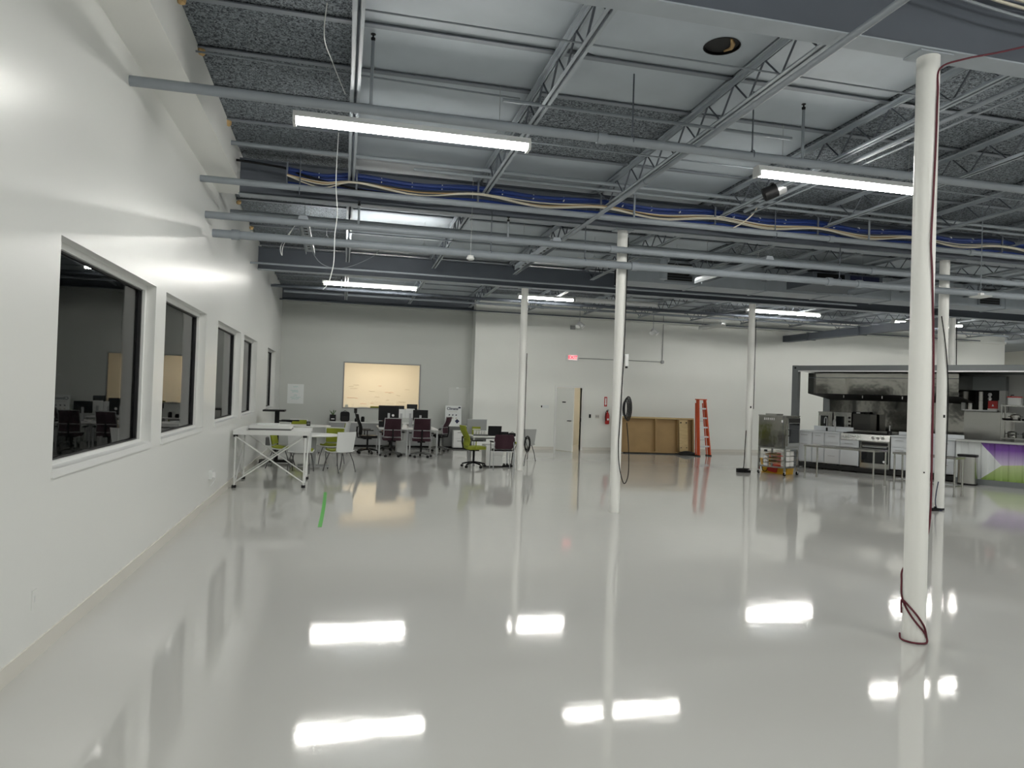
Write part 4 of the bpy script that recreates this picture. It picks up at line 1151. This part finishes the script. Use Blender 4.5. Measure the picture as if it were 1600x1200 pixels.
for k in range(5):
    d = thing('paper_cup_stack', 'white cup in the row on the column desk, %s from the left' % ORD[k], 'cup', (5.06 + .065 * k, 17.15, .73), 0, 'row of white cups'); MB().lathe([(.024, 0), (.03, .11), (.032, .115)], 12).obj('cup', 'carton', d); MB().lathe([(.033, .1151), (.033, .125), (.028, .13)], 12).obj('lid', 'whitep', d)
d = thing('cup_tray', 'olive tray in front of the row of white cups', 'tray', (5.19, 17.06, .73)); MB().box(-.18, .18, -.04, .03, 0, .035).obj('tray', 'dgrey', d, False); MB().box(-.185, .185, -.045, -.04, 0, .045).obj('rim', 'dgrey', d, False)
d = thing('desk_screen', 'grey fabric desk screen behind the cups', 'screen', (5.20, 17.70, .55)); MB().rbox(-.24, .26, -.015, .015, 0, .55, .02, None, 'y').obj('panel', 'grey', d); MB().box(-.25, .27, -.02, .02, .545, .56).obj('top_rail', 'silver', d, False)
d = thing('lime_box', 'small lime carton in front of the grey desk screen', 'box', (5.15, 17.5, .73)); MB().box(-.09, .11, -.05, .05, 0, .20).obj('carton', 'lime', d, False); MB().box(-.09, .11, -.053, -.05, .13, .15).obj('band', 'carton', d, False)
d = thing('file_cabinet', 'white file cabinet under the column desk', 'drawers', (5.48, 17.05, 0)); MB().box(-.20, .22, -.25, .25, .03, .52).obj('body', 'white', d, False); MB().box(-.19, .21, -.24, .24, 0, .03).obj('plinth', 'black', d, False)
for z in (.05, .29): q = MB().box(-.195, .215, -.265, -.25, z, z + .22).obj('drawer', 'white', d, False)
office_chair('lime office chair facing right beside the column desk', (4.98, 16.75, 0), R(-82), 'lime', 'lime', 'lime', .46, True, False, 'office chairs', 'black')
# maroon four-leg side chair
o = thing('side_chair', 'maroon rounded side chair on silver legs in front of the column desk', 'chair', (5.57, 16.32, 0), R(0))
MB().grid(lambda u, v: ((-.23 + .46 * u) * (1 - .18 * (2 * v - 1) ** 4), -.24 - .05 * v + .07 * (2 * u - 1) ** 2, .50 + .33 * v), 10, 8, .03).obj('backrest', 'maroon', o)
MB().rbox(-.22, .22, -.2, .22, .43, .475, .08).obj('seat', 'black', o)
for sx in (-1, 1):
    MB().tube([(.245 * sx, .20, .0), (.24 * sx, .17, .44)], .011, 8).obj('leg', 'silver', o)
    MB().tube([(.25 * sx, -.24, .0), (.245 * sx, -.22, .44), (.225 * sx, -.21, .66)], .011, 8).obj('leg', 'silver', o)
    MB().rbox(.255 * sx - .025, .255 * sx + .025, -.18, .12, .64, .665, .02).tube([(.25 * sx, .1, .43), (.255 * sx, .1, .64)], .01, 6).obj('armrest', 'black', o)
MB().tube([(-.24, .15, .43), (.24, .15, .43)], .01, 6).tube([(-.24, -.2, .43), (.24, -.2, .43)], .01, 6).obj('seat_frame', 'silver', o)
guest_chair('white chair with lime edge right of the desk column, back to the viewer', (6.66, 18.45, 0), R(10), 'shellg', 'lime')
cable('black lead hanging from the right end of the column desk', [(6.0, 16.96, .72), (6.02, 16.93, .6), (5.98, 16.92, .35), (5.95, 16.9, .1), (5.93, 16.85, .02)], .012, 'black', 'cable', 6)
d = thing('power_strip', 'black power strip heap under the column desk', 'power strip', (5.83, 16.85, 0), R(10)); MB().rbox(-.14, .14, -.03, .03, 0, .05, .015).obj('body', 'black', d)
for k in range(3): MB().box(-.1 + .08 * k, -.06 + .08 * k, -.02, .02, .05, .085).obj('plug', 'rubber', d, False)

# ------------------------------------------------------------------ crate, plank and ladder at the far wall
t = thing('tipped_table_frame', 'large brown wooden frame tipped on its side against the far wall', 'frame', (10.66, 21.40, 0), R(-8))
T = Matrix.Rotation(R(-6), 4, 'X')
W_, H_ = 2.42, 1.18
MB().box(0, W_, .13, .15, .07, H_, T).obj('back_panel', 'wood', t, False)
MB().box(0, W_, 0, .15, H_ - .05, H_, T).obj('top_rail', 'pine', t, False)
MB().box(0, W_, 0, .15, .03, .07, T).obj('bottom_rail', 'wood', t, False)
for x in (0, W_ - .05): MB().box(x, x + .05, 0, .13, .07, H_ - .05, T).obj('side_rail', 'wood', t, False)
for x in (1.13, 1.86): MB().box(x, x + .05, 0, .13, .07, H_ - .05, T).obj('rib', 'wood', t, False)
d = thing('pine_plank', 'pale pine plank with bolts leaning on the tipped frame', 'plank', (12.66, 21.02, .10), R(-8))
T = Matrix.Rotation(R(-7), 4, 'X')
MB().box(-.14, .14, 0, .035, 0, 1.02, T).obj('board', 'pine', d, False)
for x in (-.09, .09): 
    for z in (.93, .12): MB().cyl(T @ Vector((x, .0, z)), T @ Vector((x, -.02, z)), .022 if z > .5 else .014, 10).obj('bolt', 'black', d)
d = thing('black_mat', 'black folded cloth heap at the foot of the plank', 'cloth', (12.70, 20.92, 0), R(-8))
MB().grid(lambda u, v: (-.32 + .64 * u, -.16 + .3 * v, .03 + .10 * math.sin(math.pi * u) * (.6 + .4 * math.sin(5 * v)) * math.sin(math.pi * v)), 10, 6, .03).obj('heap', 'rubber', d)
MB().rbox(-.25, .28, -.12, .12, 0, .05, .04).obj('fold', 'black', d)
d = thing('floor_strip', 'long dark strip lying under the tipped frame', 'strip', (11.65, 21.2, 0), R(-8)); MB().box(-.95, .98, -.12, .06, 0, .028).box(-.9, .9, -.13, -.12, 0, .02).obj('strip', 'rubber', d, False)
d = thing('step_ladder', 'orange fibreglass step ladder with silver steps at the far wall', 'ladder', (13.08, 20.75, 0), R(20))
hgt = 1.78
def lad(u, z): return u * (.16 + .10 * (1 - z / hgt))
for s in (-1, 1):
    MB().add([Vector((s * (.16 + .10 * (1 - z / hgt)) + dx, (z / hgt) * .18 - .18 + dy, z)) for z in (.03, hgt) for dx, dy in ((-.022, -.05), (.022, -.05), (.022, .05), (-.022, .05))], [(0, 3, 2, 1), (4, 5, 6, 7), (0, 1, 5, 4), (1, 2, 6, 5), (2, 3, 7, 6), (3, 0, 4, 7)]).obj('rail', 'orange', d, False)
    MB().cyl((s * .255, -.06, .03), (s * .16, .085, hgt - .1), .02, 8).obj('rear_rail', 'orange', d)
    MB().box(s * .26 - .03, s * .26 + .03, -.24, -.13, 0, .035).obj('foot', 'rubber', d, False)
    MB().box(s * .255 - .025, s * .255 + .025, -.10, -.03, 0, .035).obj('foot', 'rubber', d, False)
for k in range(5):
    z = .28 + .30 * k
    hw = .16 + .10 * (1 - z / hgt) - .015; yy = (z / hgt) * .18 - .18
    MB().box(-hw, hw, yy - .045, yy + .045, z, z + .045).obj('step', 'sslight', d, False)
MB().box(-.18, .18, -.08, .10, hgt, hgt + .03).obj('top_cap', 'orange', d, False)
for z in (.5, 1.1): MB().cyl((-.24 + .05 * z, -.06 + .088 * z, z), (.24 - .05 * z, -.06 + .088 * z, z), .010, 6).obj('rear_brace', 'alu', d)

# ------------------------------------------------------------------ container kitchen (local x along its open side, y inwards)
KA = Vector((14.25, 17.6, 0)); KR = math.atan2(-.854, .52)
KU = Vector((math.cos(KR), math.sin(KR), 0)); KV = Vector((-math.sin(KR), math.cos(KR), 0))
def K(s, t, z=0): return KA + KU * s + KV * t + Vector((0, 0, z))
def kthing(name, lb, cat, s, t, z=0, rz=0, group=None): return thing(name, lb, cat, K(s, t, z), KR + rz, group)
KL, KD, KH = 8.0, 2.44, 2.84
FZ = .13
d = kthing('kitchen_container', 'dark grey shipping container frame fitted out as an open kitchen', 'container', 0, 0)
for s in (-.08, KL - .12):
    for t in (0, KD - .16):
        p = MB().box(s, s + .17, t, t + .16, .0, KH - .14).obj('corner_post', 'cont', d, False)
for t in (0, KD - .12):
    MB().box(.09, KL, t, t + .12, KH - .14, KH).obj('top_rail', 'cont', d, False)
for s in (-.08, KL - .12):
    MB().box(s, s + .17, .12, KD - .12, KH - .14, KH).obj('end_rail', 'cont', d, False)
    for t in (0, KD - .16):
        q = MB().box(s, s + .17, t, t + .16, KH - .14, KH + .004).obj('corner_casting', 'cont', d, False)
        MB().cyl((s + .085, t - .002, KH - .065), (s + .085, t + .01, KH - .065), .03, 12).obj('casting_hole', 'rubber', q)
MB().box(.09, KL - .12, -.015, .02, KH - .17, KH - .14).obj('rail_lip', 'logo', d, False)
MB().box(0, KL, .05, KD - .05, KH - .05, KH - .02).obj('roof_panel', 'contl', d, False)
MB().box(0, KL, .05, KD, .03, FZ).obj('floor_deck', 'rubber', d, False)
MB().box(3.98, KL, 0.0, .05, 0, FZ).obj('base_rail', 'cont', d, False)
MB().box(-.12, 3.62, KD - .10, KD - .07, FZ, KH - .06).obj('back_panel', 'ssp', d, False)
MB().box(3.62, KL, KD - .10, KD - .07, FZ, KH - .06).obj('back_panel', 'contl', d, False)
MB().box(3.62, 4.75, KD - .13, KD - .10, FZ, 1.72).obj('splash_panel', 'ss', d, False)

def mural_mat():
    m = mat('mural_print', (.7, .7, .7), rough=.35)
    nt = m.node_tree; b = nt.nodes['Principled BSDF']
    tc = nt.nodes.new('ShaderNodeTexCoord'); sp = nt.nodes.new('ShaderNodeSeparateXYZ')
    nt.links.new(tc.outputs['Object'], sp.inputs[0])
    def mth(op, a, c):
        n = nt.nodes.new('ShaderNodeMath'); n.operation = op
        for i, v in enumerate((a, c)):
            if isinstance(v, (int, float)): n.inputs[i].default_value = v
            else: nt.links.new(v, n.inputs[i])
        return n.outputs[0]
    X, Z = sp.outputs['X'], sp.outputs['Z']
    dz = mth('ABSOLUTE', mth('SUBTRACT', Z, .49), 0.0)
    up = mth('GREATER_THAN', Z, .49)
    slope = mth('ADD', mth('MULTIPLY', up, -.33), 1.18)
    edge = mth('SUBTRACT', .93, mth('MULTIPLY', dz, slope))
    col = mth('GREATER_THAN', X, edge)
    line = mth('ADD', .49, mth('MULTIPLY', mth('SUBTRACT', X, .93), .10))
    pur = mth('GREATER_THAN', Z, line)
    rp = nt.nodes.new('ShaderNodeValToRGB')
    rp.color_ramp.elements[0].position = .45; rp.color_ramp.elements[0].color = (.62, .55, .70, 1)
    rp.color_ramp.elements[1].position = .85; rp.color_ramp.elements[1].color = (.17, .06, .33, 1)
    nt.links.new(Z, rp.inputs['Fac'])
    rg = nt.nodes.new('ShaderNodeValToRGB')
    rg.color_ramp.elements[0].position = .10; rg.color_ramp.elements[0].color = (.22, .35, .07, 1)
    rg.color_ramp.elements[1].position = .52; rg.color_ramp.elements[1].color = (.46, .55, .28, 1)
    nt.links.new(Z, rg.inputs['Fac'])
    m1 = nt.nodes.new('ShaderNodeMixRGB'); nt.links.new(pur, m1.inputs[0]); nt.links.new(rg.outputs[0], m1.inputs[1]); nt.links.new(rp.outputs[0], m1.inputs[2])
    m2 = nt.nodes.new('ShaderNodeMixRGB'); nt.links.new(col, m2.inputs[0]); m2.inputs[1].default_value = (.66, .69, .69, 1); nt.links.new(m1.outputs[0], m2.inputs[2])
    nt.links.new(m2.outputs[0], b.inputs['Base Color'])
    return m
MT['mural'] = mural_mat()
d = kthing('mural_counter', 'corrugated counter front with white, purple and green triangles', 'counter', 3.98, 0)
# corrugated sheet
prof = []; x = 0.0
while x < 4.0:
    prof += [(x, .035), (x + .10, .035), (x + .135, .06), (x + .235, .06)]; x += .27
vs = [(a, b_, FZ) for a, b_ in prof] + [(a, b_, 1.0) for a, b_ in prof]
n = len(prof)
MB().add(vs, [(i, i + 1, n + i + 1, n + i) for i in range(n - 1)]).obj('corrugated_front', 'mural', d, False)
MB().box(0, 4.0, -.03, .62, 1.0, 1.035).obj('counter_top', 'contl', d, False)
MB().box(0, .03, .06, .60, FZ, 1.0).obj('counter_end', 'mwhite', d, False)

# cabinets along the opening
def cab(lb, s0, s1, kind, t0=.2, h=1.0):
    t = kthing('kitchen_cabinet', lb, 'cabinet', s0, t0)
    W = s1 - s0
    MB().box(0, W, .02, .68, FZ + .03, h).obj('body', 'sslight', t, False)
    fr = []
    H0, H1 = FZ + .05, h - .03
    if kind == 'door': fr = [(H0, H1)]
    elif kind == 'drawerdoor': fr = [(H0, .72), (.74, H1)]
    elif kind == 'drawers': fr = [(H0, .44), (.46, .72), (.74, H1)]
    for a, b_ in fr:
        q = MB().box(.012, W - .012, 0, .02, a, b_).obj('drawer' if b_ - a < .4 else 'door', 'sslight', t, False)
        MB().box(W * .28, W * .72, -.03, -.018, b_ - .07, b_ - .055).box(W * .3, W * .32, -.02, 0, b_ - .07, b_ - .055).box(W * .68, W * .7, -.02, 0, b_ - .07, b_ - .055).obj('handle', 'silver', q, False)
    for x in (.05, W - .05): MB().cyl((x, .06, 0.0), (x, .06, FZ + .03), .02, 8).obj('foot', 'black', t)
    return t
cab('steel kitchen cabinet with a door at the left end of the container', .02, .44, 'drawerdoor')
cab('steel kitchen cabinet under the sink, door and drawer', .45, .77, 'drawerdoor')
cab('steel drawer stack between the sink and the range', .78, 1.19, 'drawers')
cab('steel cabinet left of the oven under the range top', 1.20, 1.68, 'drawerdoor', .2, .84)
cab('steel cabinet right of the range with a top drawer', 2.47, 2.90, 'drawerdoor')
cab('steel cabinet hidden behind the near column', 2.92, 3.42, 'drawerdoor')
cab('steel cabinet at the right end next to the bin', 3.44, 3.92, 'drawers')
d = kthing('sink_counter', 'pale steel worktop with sink at the left end of the kitchen', 'worktop', 0, .17)
MB().box(-.02, 1.19, 0, .72, 1.0, 1.035).obj('worktop', 'sslight', d, False)
MB().box(.22, 1.3, .70, .72, 1.035, 1.16).obj('upstand', 'sslight', d, False)
MB().box(.35, .95, .18, .55, 1.031, 1.037).obj('sink_bowl', 'ss', d, False)
for x, hh in ((.62, .42), (.86, .33)):
    MB().tube([(x, .6, 1.035), (x, .6, 1.035 + hh * .7)] + [(x - .0, .6 - .09 + .09 * math.cos(R(a)), 1.035 + hh * .7 + .09 * math.sin(R(a))) for a in range(20, 181, 20)] + [(x, .42, 1.035 + hh * .5)], .013, 8).obj('faucet', 'silver', d)
MB().cyl((.62, .6, 1.035), (.62, .6, 1.12), .025, 10).obj('faucet_base', 'black', d)
d = kthing('prep_counter', 'white worktop right of the range in the kitchen', 'worktop', 2.46, .17)
MB().box(0, 1.5, 0, .72, 1.0, 1.035).obj('worktop', 'sslight', d, False); MB().box(0, 1.5, .70, .72, 1.035, 1.12).obj('upstand', 'sslight', d, False)
d = kthing('range', 'wide steel range with black cooktop, knobs and oven', 'range', 1.20, .18)
MB().box(.01, 1.25, .06, .75, .84, 1.02).obj('body', 'ss', d, False)
MB().prism([(0, .855), (.06, .855), (.06, 1.02), (.03, 1.02)], .01, 1.25, 'x').obj('control_panel', 'ss', d, False)
MB().box(.05, 1.22, .10, .70, 1.02, 1.04).obj('cooktop', 'black', d, False)
MB().box(.01, 1.25, .70, .74, 1.02, 1.10).obj('back_guard', 'ss', d, False)
for k in range(7): MB().cyl((.12 + .062 * k, .015, .945), (.12 + .062 * k, -.02, .94), .017, 10).obj('knob', 'logo', d)
for k in range(3): MB().cyl((.84 + .12 * k, .015, .945), (.84 + .12 * k, -.035, .94), .03, 12).obj('knob', 'silver', d)
for k in range(4):
    MB().box(.12 + .28 * k, .34 + .28 * k, .16, .62, 1.04, 1.055).obj('grate', 'rubber', d, False)
ov = MB().box(.52, 1.25, .03, .70, FZ, .84).obj('oven', 'ss', d, False)
MB().box(.56, 1.21, .012, .03, .27, .72).obj('oven_door', 'oveng', ov, False)
MB().box(.55, 1.22, .015, .03, .14, .26).obj('oven_drawer', 'ss', ov, False)
MB().box(.56, 1.20, .012, .03, .74, .82).obj('vent', 'rubber', ov, False)
MB().tube([(.6, .02, .70), (.6, -.03, .70), (1.17, -.03, .70), (1.17, .02, .70)], .014, 8).obj('oven_handle', 'silver', ov)
MB().cyl((1.12, .011, .33), (1.12, .009, .33), .03, 12).obj('badge', 'logo', ov)
d = kthing('range_hood', 'long polished steel exhaust hood over the range', 'hood', .12, .62, 1.92)
hp = [(0, .16), (0, .74), (1.70, .74), (1.70, .0), (1.62, .0)]
MB().prism([(0, .16), (0, .74), (.03, .74), (.03, .16)], 0, 3.75, 'x').obj('front_panel', 'ssp', d, False)
MB().box(0, 3.75, -.003, 0, .60, .615).obj('seam', 'girder', d, False)
MB().prism([(.03, .15), (.03, .17), (1.70, .04), (1.70, .0)], 0, 3.75, 'x').obj('underside', 'rubber', d, False)
MB().box(0, 3.75, .03, 1.70, .72, .74).obj('top_panel', 'ss', d, False)
for s in (0, 3.73): MB().prism([(.03, .17), (.03, .72), (1.70, .72), (1.70, .04)], s, s + .02, 'x').obj('end_panel', 'ssp', d, False)
for k in range(6): MB().cyl((.9 + .5 * k, .25, .06), (.9 + .5 * k, .25, .15), .012, 6).obj('nozzle', 'logo', d)
# back bench with ovens and toaster
d = kthing('back_bench', 'steel back bench carrying the countertop ovens', 'bench', -.05, 1.62)
MB().box(0, 3.6, 0, .68, .98, 1.03).obj('worktop', 'ss', d, False)
for x in (.05, 1.7, 3.5):
    for t in (.05, .62): MB().cyl((x, t, FZ), (x, t, .98), .022, 8).obj('leg', 'ss', d)
for i, (s0, s1, lb) in enumerate(((.0, .40, 'left countertop oven with dark glass on the back bench'), (.44, .94, 'right countertop oven with knobs on the back bench'))):
    d = kthing('countertop_oven', lb, 'oven', s0, 1.72, 1.03); W = s1 - s0
    MB().box(0, W, .0, .5, .02, .50).obj('casing', 'ss', d, False)
    MB().box(-.01, W + .01, -.01, .5, .50, .53).obj('top', 'ss', d, False)
    dw = W - .06 if i == 0 else W - .14
    q = MB().box(.03, dw, -.02, 0, .05, .46).obj('door', 'ss', d, False)
    MB().box(.08, dw - .05, -.026, -.02, .09, .41).obj('glass', 'oveng', q, False)
    MB().cyl((.055, -.04, .1), (.055, -.04, .42), .01, 6).obj('handle', 'logo', q)
    if i: 
        for z in (.38, .27, .16): MB().cyl((W - .05, 0, z), (W - .05, -.03, z), .03, 12).obj('knob', 'black', d)
    for x in (.04, W - .04): MB().cyl((x, .06, 0), (x, .06, .02), .015, 8).obj('foot', 'rubber', d)
d = kthing('steam_cooker', 'dark box cooker with a lid right of the countertop ovens', 'cooker', .98, 1.72, 1.03)
MB().box(0, .48, 0, .5, 0, .50).obj('casing', 'ssd', d, False); MB().rbox(-.02, .3, .02, .48, .50, .56, .03).obj('lid', 'black', d); MB().cyl((.1, -.01, .53), (.2, -.01, .53), .015, 8).obj('lid_handle', 'logo', d)
d = kthing('heat_lamp', 'small chrome tap stand at the right end of the range', 'tap', 2.36, .45, 1.035)
MB().cyl((0, 0, 0), (0, 0, .1), .06, 14).obj('pot', 'black', d); MB().cyl((0, 0, .1), (0, 0, .2), .012, 8).lathe([(.005, .2), (.022, .215), (.022, .23), (.005, .245)], 10).obj('stem', 'silver', d)
# wall cabinet with cups
d = kthing('wall_cabinet', 'open steel wall cabinet with stacked cups right of the hood', 'cabinet', 3.62, 2.0, 1.74)
MB().box(0, .98, .0, .33, .54, .9).obj('upper_box', 'cont', d, False)
MB().box(0, .98, .30, .33, 0, .54).obj('back', 'rubber', d, False)
for xa, xb in ((0, .08), (.84, .98)): MB().box(xa, xb, 0, .30, 0, .54).obj('side', 'contl', d, False)
MB().box(.04, .80, -.02, .30, 0.0, .03).obj('shelf', 'logo', d, False)
for i, s in enumerate((3.80, 4.04)):
    for k in range(2):
        q = kthing('cup_stack', '%s of the %s cup column in the wall cabinet' % (['lower half', 'upper half'][k], ['left', 'right'][i]), 'cups', s, 2.1, 1.77 + .24 * k)
        MB().lathe([(.045, 0), (.048, .02), (.045, .021), (.048, .11), (.045, .111), (.048, .22), (.044, .235)], 14).obj('cups', 'carton', q); MB().lathe([(.049, .1), (.05, .105), (.049, .11)], 14).obj('rim', 'whitep', q)
q = kthing('red_carton', 'red and white carton in the wall cabinet', 'box', 4.30, 2.12, 1.77); MB().box(-.09, .12, -.06, .06, .04, .24).obj('carton', 'red', q, False); MB().box(.13, .18, -.06, .06, 0, .26).box(-.1, .13, -.065, .06, 0, .04).obj('card', 'carton', q, False); MB().prism([(-.01, .1), (.04, .1), (.015, .16)], -.063, -.06, 'y').obj('print', 'logo', q, False)
q = kthing('glass_jar', 'small bright glass ornament above the red carton', 'jar', 4.24, 2.10, 2.015); MB().lathe([(.03, 0), (.05, .05), (.02, .10), (.05, .15), (.03, .2)], 12).obj('jar', 'logo', q)
# wire shelf rack with pans
d = kthing('shelf_rack', 'steel shelf rack with pans at the right edge of the kitchen', 'rack', 4.62, 1.45, 0)
for x in (0, 1.2):
    for t in (0, .42): MB().cyl((x, t, FZ), (x, t, 1.92), .016, 8).obj('post', 'ss', d)
for z in (1.07, 1.50, 1.88): MB().box(-.02, 1.22, -.02, .44, z, z + .03).obj('shelf', 'ss', d, False)
for s, z, r_, lb in ((4.82, 1.10, .10, 'steel pot on the lowest rack shelf, left one'), (5.12, 1.10, .09, 'steel pot on the lowest rack shelf, right one'), (4.88, 1.53, .11, 'bright steel pot on the middle rack shelf')):
    q = kthing('cooking_pot', lb, 'pot', s, 1.65, z); MB().lathe([(r_ * .95, 0), (r_, .01), (r_, .13), (r_ * 1.05, .135)], 18).obj('pot', 'ss', q)
    MB().lathe([(r_ * 1.05, .136), (r_ * .6, .16), (.015, .165), (.015, .185)], 18).obj('lid', 'ss', q)
    for sg in (-1, 1): MB().tube([(sg * r_, -.03, .10), (sg * (r_ + .04), 0, .10), (sg * r_, .03, .10)], .007, 6).obj('handle', 'black', q)
for s, lb in ((4.72, 'black pan lying on the middle rack shelf, left one'), (5.12, 'black pan lying on the middle rack shelf, right one')):
    q = kthing('frying_pan', lb, 'pan', s, 1.60, 1.53); MB().lathe([(.07, 0), (.10, .01), (.115, .05)], 16).obj('pan', 'black', q); MB().tube([(.11, 0, .04), (.28, 0, .06)], .01, 6).obj('handle', 'black', q)
q = kthing('storage_bin', 'clear food box with a red lid on top of the rack', 'box', 4.86, 1.65, 1.91); MB().rbox(-.14, .14, -.12, .12, 0, .19, .03).obj('tub', 'whitep', q); MB().rbox(-.155, .155, -.13, .13, .19, .22, .03).obj('lid', 'red', q); MB().tube([(-.06, -.13, .22), (-.06, -.13, .25), (0, -.13, .25)], .012, 6).obj('latch', 'black', q)
# bin
d = kthing('waste_bin', 'tall steel waste bin with a black lid in front of the mural', 'bin', 4.30, -.27)
MB().rbox(-.19, .19, -.16, .16, .04, .66, .09).obj('body', 'ss', d); MB().rbox(-.20, .20, -.17, .17, .66, .71, .09).obj('lid', 'black', d); MB().rbox(-.195, .195, -.165, .165, 0, .04, .09).obj('base', 'black', d)
# prep tables
def prep(lb, loc, dx, dy, L, D, h, shelf):
    rz = math.atan2(dy, dx)
    t = thing('prep_table', lb, 'table', loc, rz)
    MB().box(-.03, L + .03, -.03, D + .03, h - .04, h).obj('tabletop', 'ss', t, False)
    for x in (0, L):
        for y in (0, D):
            g = MB().cyl((x, y, .03), (x, y, h - .04), .019, 10).obj('leg', 'ss', t); MB().cyl((x, y, 0), (x, y, .05), .024, 10).obj('foot', 'ss', g)
    if shelf: MB().box(0, L, 0, D, .20, .225).obj('shelf', 'ss', t, False)
prep('long bare steel prep table in front of the cabinets', (12.71, 14.93, 0), .36, -.93, 1.66, .50, .80, False)
prep('steel prep table with a lower shelf in front of the bin', (13.53, 13.02, 0), .30, -.95, 1.24, .30, .80, True)

# combi oven on its stand
AX = Vector((.42, -.907, 0)); oa = math.atan2(-.907, .42)
d = thing('combi_oven', 'steel combi oven with dark glass door standing on a wheeled rack', 'oven', (12.08, 15.93, .68), oa)
MB().box(0, .74, 0, .62, 0, .77).obj('casing', 'ssp', d, False)
MB().box(-.01, .75, -.01, .63, .77, .79).obj('top', 'ss', d, False)
MB().box(.12, .42, .1, .4, .79, .825).obj('vent_cap', 'ss', d, False)
for k in range(6):
    for j in range(2): MB().box(.15 + .05 * k + .006 * (k % 2), .18 + .05 * k, -.004, 0, .70 - .03 * j, .72 - .03 * j).obj('vent_slot', 'logo', d, False)
MB().box(.62, .66, -.004, 0, .62, .68).obj('label', 'logo', d, False)
MB().box(.66, .668, -.003, 0, .0, .77).obj('seam', 'girder', d, False)
q = MB().box(.74, .765, .06, .60, .05, .74).obj('door', 'ss', d, False)
MB().box(.765, .77, .12, .56, .12, .60).obj('glass', 'oveng', q, False)
MB().box(.765, .772, .10, .58, .62, .73).obj('control_panel', 'rubber', q, False)
MB().tube([(.765, .09, .30), (.80, .09, .30), (.80, .09, .45), (.765, .09, .45)], .014, 8).obj('handle', 'black', q)
d = thing('oven_stand', 'wheeled steel stand with tray rails under the combi oven', 'stand', (12.08, 15.93, 0), oa)
for x in (.02, .72):
    for y in (.02, .60):
        MB().box(x - .02, x + .02, y - .02, y + .02, .10, .66).obj('leg', 'ss', d, False)
        MB().cyl((x - .015, y, .045), (x + .015, y, .045), .045, 14).obj('caster', 'black', d); MB().box(x - .022, x + .022, y - .012, y + .012, .04, .10).obj('caster_fork', 'logo', d, False)
MB().box(0, .74, 0, .62, .64, .675).obj('top_frame', 'ss', d, False)
MB().box(0, .74, 0, .62, .18, .21).obj('shelf', 'ss', d, False)
for k in range(4):
    for y in (.03, .59): MB().box(.14, .72, y - .01, y + .01, .28 + .09 * k, .295 + .09 * k).obj('tray_rail', 'ss', d, False)
d = thing('carton_grid', 'white cartons stacked in the oven stand', 'cartons', (12.08, 15.93, .21), oa)
for k in range(3):
    for j in range(2): MB().box(.56, .69, .12 + .19 * j, .29 + .19 * j, .01 + .13 * k, .12 + .13 * k).obj('carton', 'carton', d, False)
for i, z in enumerate((.245, .335, .425)):
    d = thing('baking_tray', 'brown baking tray on the %s rail of the oven stand' % ['lowest', 'middle', 'upper'][i], 'tray', (12.08, 15.93, z + .055), oa); MB().box(.17, .5, .05, .56, 0, .012).box(.17, .18, .05, .56, .012, .03).box(.49, .5, .05, .56, .012, .03).obj('tray', 'wood', d, False)
d = thing('mop_bucket', 'yellow mop bucket with a red wringer on the floor behind the oven stand', 'bucket', (12.95, 16.65, 0), R(-20))
MB().prism([(-.2, 0), (.2, 0), (.26, .30), (-.26, .30)], -.18, .18, 'y').obj('bucket', 'yellow', d, False)
MB().prism([(-.02, .18), (.2, .18), (.24, .45), (-.05, .45)], -.2, .1, 'y').obj('wringer', 'redpl', d, False)
MB().tube(arc((-.12, -.19, .3), .13, 180, 360, 10), .012, 6).obj('handle', 'black', d)
for x in (-.16, .16):
    for y in (-.13, .13): MB().cyl((x - .012, y, .0), (x + .012, y, .0), .0, 6)
d = thing('floor_bucket', 'yellow and red plastic tubs on the floor under the oven stand', 'tub', (12.30, 15.95, 0), oa)
MB().prism([(-.16, 0), (.5, 0), (.52, .17), (-.18, .17)], .15, .45, 'y').obj('tub', 'yellow', d, False)
MB().prism([(.02, .05), (.24, .03), (.27, .165), (.0, .165)], .10, .15, 'y').obj('red_insert', 'redpl', d, False)
MB().tube([(-.16 + .0, .13, .16)] + [(-.08 + .08 * math.cos(R(a)), .12, .13 + .10 * math.sin(R(a))) for a in range(180, 361, 20)], .010, 6).obj('handle', 'black', d)
d = thing('spray_bottle', 'white and black spray bottle standing on the oven stand shelf', 'bottle', (12.12, 15.83, .21), oa)
MB().lathe([(.06, 0), (.065, .02), (.065, .22), (.02, .30), (.02, .34)], 14, (.05, .12, 0)).obj('bottle', 'logo', d); MB().box(.0, .07, .10, .14, .34, .39).obj('trigger', 'black', d, False); MB().box(-.016, -.013, .08, .16, .06, .16).obj('label', 'black', d, False)
